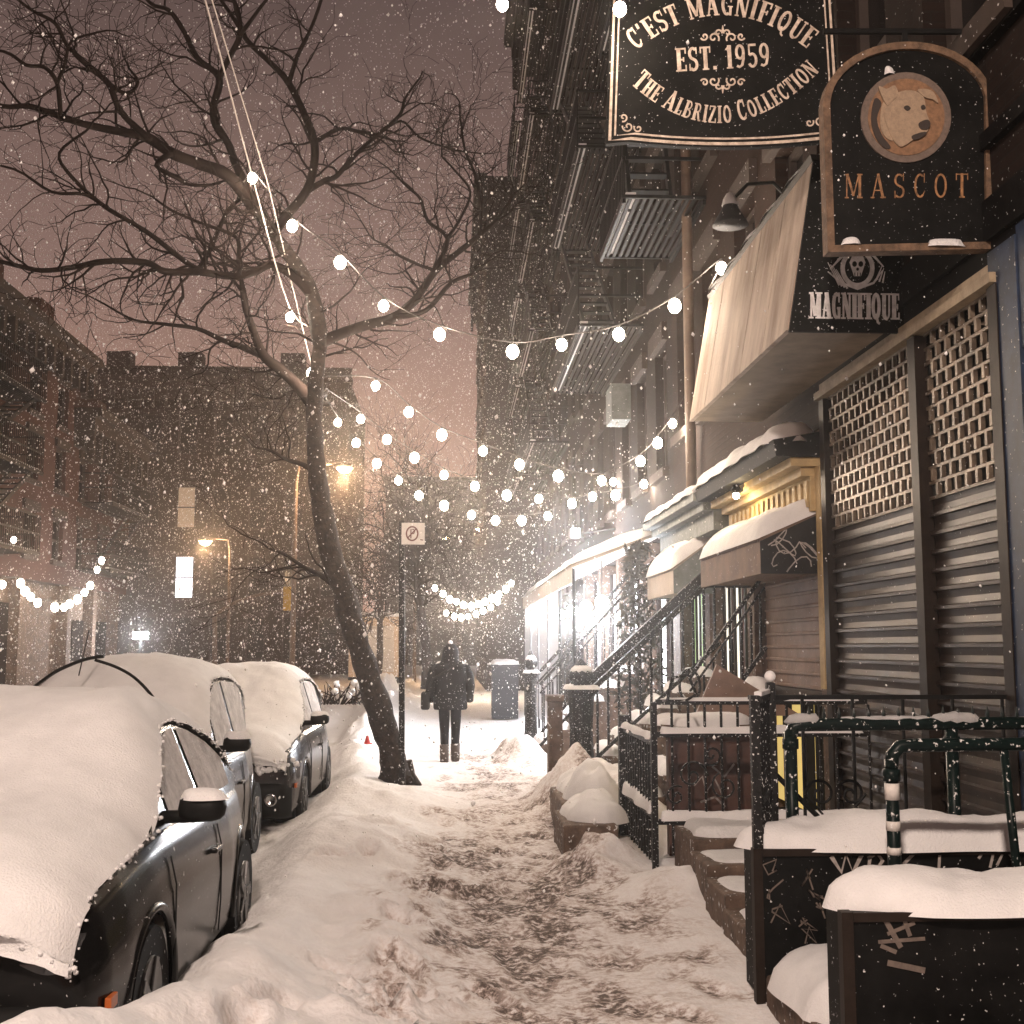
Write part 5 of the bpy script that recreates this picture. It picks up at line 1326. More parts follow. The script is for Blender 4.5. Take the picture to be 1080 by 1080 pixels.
def small_tree(label, px, py, d, h, lean, seed, spread=.8):
    r2 = random.Random(seed); base = at(px, py, d); T = thing('small_street_tree', label, 'tree', base, 'bare trees farther along the pavement')
    tm = MB(); cm = MB()
    pts = [base + V(lean * (i / 8) ** 1.3 + .05 * math.sin(i), .0, h * .55 * i / 8 - .1) for i in range(9)]
    tm.tube(pts, [.13 - .008 * i for i in range(9)], 8); tm.build('trunk', 'bark', T, smooth=True)
    for k in range(13):
        p = pts[4 + k % 5]; a = r2.uniform(0, 6.28)
        twig(cm, p, V(math.cos(a) * spread, math.sin(a) * spread, .8), h * r2.uniform(.25, .5), .035, 2)
    cm.build('crown', 'twig', T, smooth=True)
small_tree('slender bare tree just right of the parking sign pole', 468, 700, 30, 7.0, -.25, 5)
small_tree('bare tree beyond the leaning tree, thin and half lost in the snowfall', 425, 700, 42, 8, .3, 9)
small_tree('thin bare tree farthest along the pavement', 497, 695, 48, 8.5, -.1, 14)
# ------------------------------------------------------------------ parked cars under snow
def interp(x, xs, ys): return float(np.interp(x, xs, ys))
def make_car(label, paint, loc, prof, Wd=.86, wb=.78, wt=.60, wheels=(.88, 3.2), wr=.315, snow_t=.12, seed=1, open_wipers=False, antenna=False, mirror_y=1.55, belt=.92, arch_r=.37, tail_taper=.16, fog=False, bare_front=.0):
    """front at local y=0 facing -y. prof: list of (y, z) of the centre line from hood lip over roof to tail"""
    C_ = thing('parked_car', label, 'car', (0, 0, 0), 'cars parked along the kerb')
    L = prof['len']; 
    hood = prof['hood']; roof = prof['roof']
    hy, hz = zip(*hood); ry, rz = zip(*roof)
    def topz(y): return interp(y, hy, hz)
    def roofz(y): return interp(y, ry, rz)
    def halfw(y): return Wd * interp(y, [0, .06, .18, .4, .8, 1.4, L - 1.3, L - .6, L - .2, L - .05, L], [.84, .91, .955, .98, .995, 1, 1, 1 - tail_taper * .45, 1 - tail_taper, .78, .70])
    n = int(L / .045); ys = [L * i / n for i in range(n + 1)]
    zz = lambda y: interp(y, [0, .1, .3, L - .3, L], [.30, .20, .17, .19, .32])
    def section(y):
        w = halfw(y); t = topz(y); b = zz(y)
        fr = interp(y, [0, .25, .7], [1, .5, 0])
        f = [(w * .90, b), (w * .965, b + .07), (w * .985, b + .16), (w * .995, b + (t - b) * .38), (w, b + (t - b) * .52), (w * .995, b + (t - b) * .66), (w * (.972 - .02 * fr), b + (t - b) * .80), (w * (.945 - .03 * fr), b + (t - b) * .90), (w * (.90 - .05 * fr), t - .02), (w * .80, t + .005), (w * .5, t + .025), (0, t + .032)]
        # refine the side
        out = []
        for (x0, z0), (x1, z1) in zip(f[:-1], f[1:]):
            k = 3
            for i in range(k): out.append((x0 + (x1 - x0) * i / k, z0 + (z1 - z0) * i / k))
        out.append(f[-1]); return out
    rows = [section(y) for y in ys]; m = len(rows[0])
    vs = []; fs = []; half = {}
    for i, y in enumerate(ys):
        for x, z in rows[i]: vs.append((x, y, z))
        for x, z in rows[i][-2::-1]: vs.append((-x, y, z))
    q = 2 * m - 1
    for i in range(n):
        for j in range(q - 1):
            cy = (ys[i] + ys[i + 1]) / 2; p = vs[i * q + j]; p2 = vs[i * q + j + 1]; cz = (p[2] + p2[2]) / 2; cx = (p[0] + p2[0]) / 2
            if abs(cx) > Wd * .6 and any((cy - w_) ** 2 + (cz - wr) ** 2 < arch_r ** 2 for w_ in wheels): continue
            fs.append((i * q + j, i * q + j + 1, (i + 1) * q + j + 1, (i + 1) * q + j))
    fs.append(tuple(range(q - 1, -1, -1))); fs.append(tuple(n * q + j for j in range(q)))
    mb = MB(); mb.add(vs, fs)
    for s in (-1, 1):    # arch lips
        for w_ in wheels:
            mb.tube([(s * (halfw(w_ + arch_r * math.cos(a)) * .985), w_ + arch_r * math.cos(a), wr + arch_r * math.sin(a)) for a in [PI * i / 22 - .15 for i in range(25)]], .022, 6)
    body = mb.build('body', paint, C_, smooth=True)
    mb = MB()
    for s in (-1, 1):
        for w_ in wheels: mb.lathe((s * (Wd - .30), w_, wr), [(arch_r + .01, -.0), (arch_r + .01, .22)] if s > 0 else [(arch_r + .01, -.22), (arch_r + .01, .0)], 20, 'X')
    mb.build('arch_liner', 'carplastic', C_)
    # cabin
    c0, c1 = ry[0], ry[-1]
    k = 40; P_ = []
    def gw(y, f): # half width at fraction f between belt (0) and roof (1)
        zb_ = topz(y); zr = roofz(y)
        b = min(wb, halfw(y) * .93); 
        rel = (zb_ + (zr - zb_) * f - belt) / (prof['roofmax'] - belt)
        return b + (wt - b) * max(0, min(1, rel))
    for i in range(k + 1):
        y = c0 + (c1 - c0) * i / k; zb_ = topz(y) - .03; zr = max(roofz(y), zb_ + .005)
        row = []
        for f in (0, .33, .66, .88): row.append((gw(y, f), y, zb_ + (zr - zb_) * f))
        row += [(gw(y, .96) * .97, y, zb_ + (zr - zb_) * .965), (gw(y, 1) * .85, y, zr), (gw(y, 1) * .4, y, zr + .02), (0, y, zr + .025)]
        P_.append(row + [(-x, yy, z) for x, yy, z in row[-2::-1]])
    mb = MB(); mb.grid(P_); mb.build('cabin', paint, C_, smooth=True)
    # side windows follow the cabin, 4 mm proud
    for s in (1, -1):
        for (ya, yb) in prof['windows']:
            P_ = []
            kk = 14
            for i in range(kk + 1):
                y = ya + (yb - ya) * i / kk; zb_ = max(topz(y) + .015, belt); zr = roofz(y) - .055
                if zr < zb_ + .004: zr = zb_ + .004
                row = []
                for j in range(6):
                    z = zb_ + (zr - zb_) * j / 5; tz = topz(y) - .03; f = (z - tz) / max(.01, roofz(y) - tz)
                    row.append((s * (gw(y, f) + .007), y, z))
                P_.append(row)
            mb = MB(); mb.grid(P_ if s > 0 else P_[::-1]); mb.build('side_window', 'carglass', C_, smooth=True)
    # wheels
    for s in (1, -1):
        for w_ in wheels:
            x = s * (Wd - .12)
            mb = MB(); sg = s
            pr = [(wr * .62, -.09), (wr * .95, -.10), (wr, -.06), (wr, .06), (wr * .95, .10), (wr * .62, .095)]
            mb.lathe((x, w_, wr), pr, 26, 'X'); wh = mb.build('wheel', 'rubber', C_, smooth=False)
            mb = MB(); mb.lathe((x + s * .075, w_, wr), [(wr * .62, 0), (wr * .58, s * .028), (wr * .2, s * .02), (wr * .12, s * .034)], 20, 'X')
            for a in range(5): mb.bar((x + s * .104, w_ + .05 * math.cos(a * 1.2566), wr + .05 * math.sin(a * 1.2566)), (x + s * .106, w_ + wr * .57 * math.cos(a * 1.2566), wr + wr * .57 * math.sin(a * 1.2566)), .05, .012, up=(1, 0, 0))
            mb.build('rim', 'rim', wh)
    # front: bumper strip, grille, lamps
    def frontpt(x, z, lift=.0):  # nose surface: find y where halfw(y) reaches |x|
        yy_ = 0.0
        for y in [i * .004 for i in range(300)]:
            if halfw(y) * .985 >= abs(x): yy_ = y; break
        return (x, yy_ - lift, z)
    fx = [Wd * (-.93 + 1.86 * i / 30) for i in range(31)]
    mb = MB(); mb.grid([[frontpt(x, z, lf) for z, lf in ((.17, -.02), (.20, .03), (.30, .045), (.44, .045), (.50, .03), (.52, -.01))] for x in fx]); mb.build('bumper', 'carplastic', C_, smooth=True)
    mb = MB(); mb.grid([[frontpt(x, z, .012) for z in (.53, .58, .64)] for x in [Wd * (-.5 + i / 14) for i in range(15)]]); mb.build('grille', 'carplastic', C_, smooth=True)
    for s in (1, -1):
        P_ = []
        t0 = topz(.2)
        for i in range(13):
            u = i / 12; x = Wd * (.66 + .27 * u); yb_ = frontpt(min(x / .955, Wd * .984), 0)[1]
            zc = t0 - .19 + .03 * u; hh = .055 * math.sin(PI * (.04 + .92 * u)) + .004
            P_.append([(s * (x + .006), yb_ - .012 + .03 * (j / 5) ** 2, zc - hh + 2 * hh * j / 5) for j in range(6)])
        mb = MB(); mb.grid(P_ if s > 0 else P_[::-1]); mb.build('headlight', 'lamp_glass', C_, smooth=True)
        mb = MB(); a = frontpt(Wd * .935, .44, .0); mb.box(*(sorted((s * (a[0] + .012), s * (a[0] + .036)))), a[1] - .02, a[1] + .07, .455, .50); mb.build('indicator', 'amber', C_, bevel=.004)
        if fog:
            a = frontpt(Wd * .72, .36, .055); mb = MB(); mb.lathe((s * a[0], a[1], a[2]), [(.062, 0.02), (.062, -.012), (.048, -.014), (.03, -.004), (.002, .0)], 16, 'Y'); mb.build('fog_lamp', 'chrome', C_, smooth=True)
        # door mirror
        yv = mirror_y; x0 = gw(yv, .05)
        mb = MB(); mx = s * (x0 + .15)
        vs_ = []; 
        for (dy, sx_, sz) in ((-.07, .55, .6), (-.045, .92, .92), (0, 1, 1), (.035, .98, .96), (.05, .9, .88)):
            for j in range(14):
                a = 2 * PI * j / 14; ca, sa = math.cos(a), math.sin(a)
                vs_.append((mx + .105 * sx_ * math.copysign(abs(ca) ** .6, ca), yv + dy, belt + .085 + .062 * sz * math.copysign(abs(sa) ** .7, sa)))
        mb.add(vs_, [(i * 14 + j, i * 14 + (j + 1) % 14, (i + 1) * 14 + (j + 1) % 14, (i + 1) * 14 + j) for i in range(4) for j in range(14)] + [tuple(range(13, -1, -1)), tuple(56 + j for j in range(14))])
        mb.bar((s * (x0 - .03), yv, belt + .045), (mx, yv, belt + .05), .06, .05)
        mr_ = mb.build('mirror', 'carplastic', C_, smooth=True)
        mb = MB(); snow_slab(mb, mx - .11, mx + .10, yv - .07, yv + .05, belt + .135, .055, seed=seed, over=.004, edge=.07); mb.build('snow', 'snow_soft', mr_, smooth=True)
        # doors: seams and handle
        mb = MB()
        for yd in prof['seams']:
            mb.tube([(s * (Wd * 1.0 + .001 if z > .4 else Wd * .99), yd - .04 * (z - .5), z) for z in (.3, .45, .6, .72)] + [(s * Wd * .972, yd - .02, topz(yd) - .12)], .005, 4)
        mb.build('door_seam', 'carplastic', C_)
        mb = MB()
        for yd in prof['seams'][1:]: mb.box(*sorted((s * Wd * .985, s * (Wd * .985 + .035))), yd - .24, yd - .09, .715, .74)
        mb.build('door_handle', paint, C_, bevel=.008)
    # snow blanket: swept over hood, windscreen, roof and rear
    ce = [(-.075, prof['lip']), (-.07, prof['lip'] + .06), (-.03, topz(0) - .06)] + [(y, topz(y) + .03) for y in np.linspace(.06, c0 - .02, 14)] + [(y, max(roofz(y), topz(y)) + .025) for y in np.linspace(c0 + .02, c1, 40)] + [(y, topz(y) + .03) for y in np.linspace(c1 + .03, L - .05, 8)] + [(L + .03, topz(L) - .15)]
    # resample
    A = np.array(ce); dl = np.r_[0, np.cumsum(np.hypot(*np.diff(A, axis=0).T))]; sN = 110
    sv = np.linspace(0, dl[-1], sN); Yc = np.interp(sv, dl, A[:, 0]); Zc = np.interp(sv, dl, A[:, 1])
    def blur(a, k):
        p = np.pad(a, k, mode='edge'); return np.convolve(p, np.ones(2 * k + 1) / (2 * k + 1), 'valid')
    Zs = np.maximum(Zc, blur(blur(blur(Zc, 7), 6), 4)); kf = np.clip((np.arange(sN) - 6) / 26, 0, 1) ** 1.2; Zs = Zc * (1 - kf) + Zs * kf; Zs = blur(Zs, 2); Ysm = blur(Yc, 2)
    ty = np.gradient(Ysm); tz = np.gradient(Zs); tl = np.hypot(ty, tz); ny_, nz_ = -tz / tl, ty / tl
    P_ = []; nu = 44
    for i in range(sN):
        y = float(np.clip(Yc[i], 0, L)); up = Zc[i] > topz(y) + .045
        # half width of the blanket at this station
        wh_ = halfw(y) * .90
        if c0 <= Yc[i] <= c1:
            f = 1.0; wr_ = gw(y, .95) * 1.0
            rise = (roofz(y) - topz(y)) / (prof['roofmax'] - belt); rise = max(0, min(1, rise))
            wh_ = wh_ * (1 - rise) + wr_ * rise
        if y < .12: wh_ = halfw(.12) * (.93 + 0 * y)
        row = []
        end = min(1, i / 3.0) * min(1, (sN - 1 - i) / 4.0)
        for j in range(nu + 1):
            u = -1 + 2 * j / nu
            th = snow_t * (1 - abs(u) ** 5) * (.25 + .75 * end)
            nn = float(fbm(np.array(u * 1.3 + seed), np.array(Yc[i] * 1.6 + seed * 2), 3, seed)) * .09 + float(fbm(np.array(u * 5 + seed), np.array(Yc[i] * 5), 3, seed + 3)) * .035
            wob = 1 + .045 * float(fbm(np.array(Yc[i] * 7.0), np.array(seed + (1 if u > 0 else 5) * 1.0), 3, seed))
            x = u * wh_ * wob
            crown = -.028 * abs(u) ** 2.2
            base_y = Ysm[i]; base_z = Zs[i] + (Zc[i] - Zs[i]) * abs(u) ** 6
            if y < .35: base_y += (frontpt(min(abs(x), Wd * .9), 0)[1]) * max(0, 1 - y / .35) 
            t_ = th + nn * (1 - abs(u) ** 6) - .02 * abs(u) ** 12
            lip_ = max(0, 1 - i / 5.0) * (.05 * float(fbm(np.array(u * 4.0 + seed), np.array(seed * 1.7), 4, seed + 9)) * 2 + .02 * abs(u) ** 4)
            row.append((x, base_y + ny_[i] * t_, base_z + crown + nz_[i] * t_ + lip_))
        P_.append(row)
    mb = MB(); mb.grid(P_); mb.build('snow_blanket', 'snow_soft', C_, smooth=True)
    mb = MB(); r5 = random.Random(seed)
    for i in range(2, sN - 3):
        for j in (0, nu):
            for k in range(4):
                if r5.random() < .6:
                    p = P_[i][j]; q_ = P_[i][1 if j == 0 else nu - 1]; rr5 = .003 + .010 * r5.random() ** 2.5
                    mb.ball((p[0] + (1 if j else -1) * r5.uniform(-.012, .012), p[1] + r5.uniform(-.025, .025), p[2] + r5.uniform(-.014, .014)), rr5, 3, r5.uniform(.6, 1.1))
    for j in range(nu + 1):
        if r5.random() < .8:
            p = P_[1][j]; mb.ball((p[0] + r5.uniform(-.02, .02), p[1], p[2] + r5.uniform(-.02, .02)), .005 + .009 * r5.random(), 3, .8)
    mb.build('snow_crumbs', 'snow', C_, smooth=True, kind='stuff')
    if open_wipers:
        for s, pp_ in ((-1, [(112, 712, 9.2), (138, 692, 8.95), (155, 683, 8.9), (172, 677, 8.87), (186, 675, 8.85)]), (1, [(178, 678, 8.85), (196, 684, 8.88), (212, 693, 8.95), (226, 707, 9.1), (236, 722, 9.25)])):
            pts = [tuple(at(*p_) - Vector(loc)) for p_ in pp_]
            mb = MB(); mb.tube(smooth_path(pts), .012, 6); mb.build('wiper', 'carplastic', C_)
    if antenna:
        mb = MB(); mb.tube([at(164, 692, 9.4) - Vector(loc), at(173, 652, 9.4) - Vector(loc)], .005, 5); mb.build('antenna', 'carplastic', C_)
    if bare_front:
        mb = MB(); r3 = random.Random(seed)
        for i in range(40):
            x = Wd * (.55 + .42 * r3.random()); a = frontpt(x, topz(.1) - .08 - .12 * r3.random(), .03); mb.ball(a, .012 + .02 * r3.random(), 4)
        mb.build('clinging_snow', 'snow', C_, smooth=True, kind='stuff')
    C_.location = loc
    return C_
prof1 = {'len': 3.75, 'lip': .66, 'roofmax': 1.37,
         'hood': [(0, .70), (.05, .79), (.18, .85), (.45, .905), (.8, .945), (1.05, .96), (2.2, .95), (3.0, .93), (3.5, .90), (3.7, .82), (3.75, .70)],
         'roof': [(.92, .95), (1.12, 1.07), (1.38, 1.23), (1.6, 1.325), (1.8, 1.37), (2.0, 1.375), (2.25, 1.345), (2.55, 1.265), (2.85, 1.15), (3.15, 1.02), (3.4, .92)],
         'windows': [(1.32, 1.95), (2.03, 2.85)], 'seams': [1.06, 2.1]}
make_car('nearest black car parked at the kerb, fastback, buried under smooth snow', 'carblack', (-2.03, 4.40, -.07), prof1, Wd=.87, wb=.80, wt=.60, wheels=(.74, 2.95), snow_t=.14, seed=3, mirror_y=1.24, belt=.93)
prof2 = {'len': 3.75, 'lip': .60, 'roofmax': 1.58,
         'hood': [(0, .72), (.05, .80), (.2, .86), (.6, .94), (1.0, 1.0), (3.2, 1.0), (3.6, .98), (3.7, .9), (3.75, .7)],
         'roof': [(.85, 1.0), (1.1, 1.16), (1.4, 1.36), (1.65, 1.50), (1.9, 1.57), (2.3, 1.585), (2.8, 1.56), (3.2, 1.46), (3.5, 1.22), (3.7, .98)],
         'windows': [(1.42, 2.15), (2.23, 3.05)], 'seams': [1.15, 2.2]}
make_car('second parked car, grey hatchback with wipers flipped up through its snow', 'cargrey', (-2.56, 8.25, -.16), prof2, Wd=.87, wb=.80, wt=.62, wheels=(.75, 3.0), snow_t=.14, seed=8, open_wipers=True, antenna=True, mirror_y=1.32, belt=1.0, tail_taper=.2)
prof3 = {'len': 4.3, 'lip': .66, 'roofmax': 1.5,
         'hood': [(0, .70), (.05, .80), (.2, .86), (.6, .92), (1.1, .97), (3.6, .97), (4.1, .95), (4.25, .86), (4.3, .7)],
         'roof': [(1.05, .97), (1.3, 1.12), (1.6, 1.30), (1.85, 1.42), (2.1, 1.49), (2.6, 1.505), (3.1, 1.48), (3.5, 1.38), (3.8, 1.18), (4.05, .97)],
         'windows': [(1.55, 2.35), (2.43, 3.35)], 'seams': [1.25, 2.4]}
make_car('third parked car, charcoal with round fog lamp and bare dark bumper', 'carblue', (-2.40, 12.5, -.2), prof3, Wd=.89, wb=.80, wt=.62, wheels=(.85, 3.4), snow_t=.14, seed=12, fog=True, mirror_y=1.5, belt=.97, bare_front=1)
make_car('snow covered car across the street at the far left edge', 'carblue', (-8.2, 16.5, -.2), prof3, Wd=.89, wb=.80, wt=.62, wheels=(.85, 3.4), snow_t=.14, seed=17, mirror_y=1.5, belt=.97)
for i, (x, y) in enumerate(((-8.3, 22), (-8.2, 27.4), (-2.3, 19.0))):
    pass

# ------------------------------------------------------------------ the walker
PX, PY = at(489, 763, 18.5).x, 18.5
pz = ground(PX, PY) - .03
PE = thing('person', 'person in dark hooded coat walking away along the snowy pavement', 'person', (PX, PY, pz))
def skinned(name, verts, edges, radii, m, parent, sub=2, root=0):
    me = bpy.data.meshes.new(name); o_ = LOC[parent]
    me.from_pydata([tuple(v) for v in verts], edges, []); ob = bpy.data.objects.new(name, me); COL.objects.link(ob); ob.parent = parent; LOC[ob] = o_
    md = ob.modifiers.new('skin', 'SKIN'); md.use_smooth_shade = True
    for i, r_ in enumerate(radii):
        sv_ = me.skin_vertices[0].data[i]; sv_.radius = r_ if hasattr(r_, '__len__') else (r_, r_); sv_.use_root = (i == root)
    s = ob.modifiers.new('sub', 'SUBSURF'); s.levels = sub; s.render_levels = sub
    me.materials.append(M[m]); return ob
bv = [(0, 0, .96), (0, .02, 1.18), (0, .03, 1.40), (0, .04, 1.52), (0, .07, 1.62), (0, .08, 1.70),
      (.09, 0, .90), (.085, .13, .52), (.075, .10, .10), (.085, .28, .04),
      (-.09, 0, .90), (-.08, .02, .50), (-.075, -.14, .12), (-.085, .02, .04),
      (.19, .03, 1.42), (.27, -.02, 1.16), (.25, .10, .96), (-.19, .03, 1.42), (-.27, -.02, 1.16), (-.27, .04, .94)]
be = [(0, 1), (1, 2), (2, 3), (3, 4), (4, 5), (0, 6), (6, 7), (7, 8), (8, 9), (0, 10), (10, 11), (11, 12), (12, 13), (2, 14), (14, 15), (15, 16), (2, 17), (17, 18), (18, 19)]
br = [(.16, .12), (.16, .12), (.15, .11), .06, .09, .07, .10, .075, .06, .045, .10, .075, .06, .045, .075, .06, .045, .075, .06, .045]
skinned('body', bv, be, br, 'trouser', PE)
# coat: tapered shell with shoulders, and sleeves
mb = MB(); P_ = []
for (z, rx, ry_, cy) in ((.80, .235, .175, .0), (.83, .25, .19, .0), (1.0, .245, .185, .0), (1.15, .24, .18, .01), (1.30, .265, .18, .015), (1.40, .275, .17, .02), (1.46, .24, .15, .025), (1.50, .16, .12, .03), (1.54, .10, .10, .04)):
    P_.append([(PX + rx * math.cos(2 * PI * j / 24) * (1 + .03 * math.sin(3 * j + z * 9)), PY + cy + ry_ * math.sin(2 * PI * j / 24), pz + z) for j in range(25)])
mb.grid(P_)
for s in (1, -1):
    mb.tube([(PX + s * .21, PY + .02, pz + 1.43), (PX + s * .265, PY, pz + 1.30), (PX + s * .295, PY - .02, pz + 1.14), (PX + s * .285, PY + .03, pz + 1.02), (PX + s * .29, PY + .09, pz + .93)], [.078, .082, .075, .066, .06], 12)
mb.build('coat', 'coat', PE, smooth=True)
mb = MB(); P_ = []
for (z, rx, ry_, cy) in ((1.48, .17, .14, .02), (1.53, .135, .135, .02), (1.59, .125, .145, .035), (1.66, .122, .15, .045), (1.72, .10, .125, .05), (1.765, .055, .07, .045), (1.78, .005, .01, .045)):
    P_.append([(PX + rx * math.cos(2 * PI * j / 20), PY + cy + ry_ * math.sin(2 * PI * j / 20), pz + z) for j in range(21)])
mb.grid(P_); mb.build('hood', 'coat', PE, smooth=True)
for s, (yy_, zz_) in ((1, (.14, .0)), (-1, (-.08, .0))):
    mb = MB(); x = PX + s * .08
    mb.tube([(x, PY + yy_ - .10, pz + .07), (x, PY + yy_, pz + .06), (x, PY + yy_ + .15, pz + .045)], [.055, .06, .045], 10); mb.tube([(x, PY + yy_ - .05, pz + .05), (x, PY + yy_ - .06, pz + .30)], [.065, .075], 10)
    mb.build('boot', 'boot', PE, smooth=True)
mb = MB()
for s in (1, -1): mb.tube([(PX + s * .10, PY, pz + 1.505), (PX + s * .17, PY, pz + 1.475), (PX + s * .235, PY, pz + 1.425)], [.02, .035, .02], 8)
mb.tube([(PX, PY - .02, pz + 1.765), (PX, PY + .04, pz + 1.785), (PX, PY + .09, pz + 1.765)], [.02, .035, .02], 8)
mb.build('snow', 'snow', PE, smooth=True)
BG = thing('shoulder_bag', 'dark shoulder bag hanging at the left hip of the walker', 'bag', (PX - .34, PY, pz + .8))
mb = MB(); mb.box(PX - .43, PX - .30, PY - .14, PY + .16, pz + .80, pz + 1.06); mb.build('pouch', 'bag', BG, bevel=.03)
mb = MB(); mb.tube([(PX - .36, PY, pz + 1.05), (PX - .25, PY - .17, pz + 1.25), (PX - .05, PY - .18, pz + 1.38), (PX + .17, PY - .12, pz + 1.50)], .016, 6); mb.build('strap', 'bag', BG)

# ------------------------------------------------------------------ things further along the pavement and the street
BN = thing('steel_bin', 'blue grey box bin with snow on its lid before the cafe', 'bin', at(537, 728, 29))
b = at(526, 729, 29); t = at(549, 684, 29)
mb = MB(); mb.box(b.x, t.x, 29, 29.6, 0, t.z); mb.box(b.x - .03, t.x + .03, 28.97, 29.63, t.z + .002, t.z + .05); mb.box(b.x + .05, t.x - .05, 28.985, 28.998, t.z - .45, t.z - .40); mb.build('body', 'bluegrey', BN, bevel=.01)
mb = MB(); snow_slab(mb, b.x, t.x, 29, 29.6, t.z + .05, .12, seed=3); mb.build('snow', 'snow_soft', BN, smooth=True)
VN = thing('box_van', 'tan box van parked at the kerb beyond the leaning tree', 'van', at(425, 690, 46))
b = at(400, 690, 46); t = at(444, 640, 46); vz = -.1
mb = MB(); mb.box(b.x, t.x, 46, 51, .55, t.z); mb.build('box', 'tan_wall', VN, bevel=.03)
mb = MB(); mb.box(b.x + .1, t.x - .1, 51.01, 52.6, .4, 2.3); mb.build('cab', 'tan_wall', VN, bevel=.08)
mb = MB(); mb.box(b.x + .15, t.x - .15, 45.985, 45.998, .75, t.z - .35); mb.build('rear_door', 'canvas', VN)
mb = MB(); mb.box(b.x, t.x, 45.9, 45.998, .45, .56); mb.build('bumper', 'iron_clean', VN)
for x in (b.x + .12, t.x - .32):
    for y in (46.9, 51.4):
        mb = MB(); mb.lathe((x, y, .28), [(.38, 0), (.38, .2)], 18, 'X'); mb.build('wheel', 'rubber', VN)
mb = MB(); snow_slab(mb, b.x, t.x, 46, 51, t.z, .16, seed=3); mb.build('snow', 'snow_soft', VN, smooth=True)
# snow laden brush heap on the ploughed ridge
BH = thing('brush_heap', 'heap of snow laden twigs on the kerb ridge behind the third car', 'brush', at(398, 712, 19.5))
mb = MB(); sn = MB(); r4 = random.Random(8); c = at(396, 708, 19.5)
for i in range(60):
    p = c + V(r4.uniform(-.35, .45), r4.uniform(-.3, .3), -.15); e_ = p + V(r4.uniform(-.3, .3), r4.uniform(-.2, .2), r4.uniform(.1, .35)); mb.tube([p, (p + e_) / 2 + V(.02, 0, .03), e_], [.012, .01, .005], 5)
    if i % 3 == 0: sn.ball(e_, .03 + .03 * r4.random(), 5)
mb.build('twigs', 'twig', BH); sn.build('snow', 'snow', BH, smooth=True)
RC = at(417, 733, 20)
mb = MB(); mb.lathe((RC.x, RC.y, ground(RC.x, RC.y) + .02), [(.08, 0), (.08, .015), (.05, .016), (.018, .13), (.012, .13)], 12); tag(mb.build('traffic_cone', 'red_plastic', None), 'small red cone half sunk in the snow left of the tree trunk', 'cone')

# traffic signal on its curved arm
TS = thing('traffic_signal', 'yellow traffic signal hanging from a long curved mast arm', 'traffic light', at(275, 690, 55))
b = at(283, 690, 55); 
mb = MB(); mb.tube([b, at(283, 640, 55)], .11, 8); pts = [at(283, 640, 55), at(296, 630, 55), at(318, 622, 55), at(346, 617, 55)]; mb.tube(smooth_path([tuple(p) for p in pts]), .06, 8); mb.build('mast', 'pipe_tan', TS, smooth=True)
mb = MB(); c = at(347.5, 624, 55); mb.box(c.x - .2, c.x + .2, 54.8, 55.1, c.z - .55, c.z + .5); hd = mb.build('head', 'signal', TS, bevel=.03)
for i in range(3):
    mb = MB(); mb.lathe((c.x, 54.79, c.z + .32 - i * .34), [(.12, .0), (.12, -.14), (.10, -.14)], 12, 'Y'); mb.build('visor', 'signal', hd)

# street lamps
def street_lamp(label, px, py, d, base_px=None, watts=900, r=0.128):
    p = at(px, py, d); L_ = thing('street_lamp', label, 'street lamp', (p.x + (base_px or 0), d + .2, 0), 'lit street lamps')
    bx = p.x + (base_px or 0)
    mb = MB(); mb.tube([(bx, d + .2, -.1), (bx, d + .2, p.z - .5), (bx - .1 * (1 if bx > p.x else -1), d + .2, p.z + .1), (p.x, d, p.z + .16)], [.09, .07, .05, .04], 8); mb.build('post', 'pipe_tan', L_, smooth=True)
    mb = MB(); mb.lathe((p.x, d, p.z + .02), [(r * 1.4, 0), (r * 1.3, .06), (r * .6, .16), (.03, .2)], 14); mb.build('head', 'brass', L_, smooth=True)
    mb = MB(); mb.lathe((p.x, d, p.z), [(.01, -r * .75), (r * .6, -r * .6), (r, -r * .2), (r * 1.1, .0)], 14); mb.build('lens', 'sodium', L_, smooth=True)
    lamp('street_lamp_light', (p.x, d - .25, p.z - r * 1.2), watts, (1.0, 0.62, 0.34), .15)
street_lamp('street lamp with warm halo left, near the bright window', 275, 574, 62, 1.2, 1000, .3)
street_lamp('large yellow street lamp glowing behind the leaning trunk', 397, 510, 40, -1.6, 1000, .24)
street_lamp('yellow street lamp left of the two farther ones, above the walker', 485, 571, 58, -1.4, 1300, .22)
street_lamp('yellow street lamp right of the two farther ones, above the walker', 516, 563, 60, 1.2, 900, .22)

WK = thing('added_glow_lamp', 'low glaring white lamp added for the glow behind the second car, before the left shop fronts', 'lamp', (-10.6, 43, 0))  # invented lamp, added to give the white glow beyond the parked cars
mb = MB()
for a in (0.5, 2.6, 4.7): mb.tube([(-10.6, 43, 1.9), (-10.6 + .5 * math.cos(a), 43 + .5 * math.sin(a), -.1)], .03, 6)
mb.build('tripod', 'iron_clean', WK)
mb = MB(); mb.box(-10.9, -10.3, 42.95, 43.2, 1.9, 2.2); hd = mb.build('head', 'iron_clean', WK, bevel=.02)
mb = MB(); mb.box(-10.86, -10.34, 42.93, 42.948, 1.93, 2.17); mb.build('lens', 'coolbulb', hd)
lamp('added_glow_light', (-10.6, 42.7, 2.05), 450, COOL, .15)

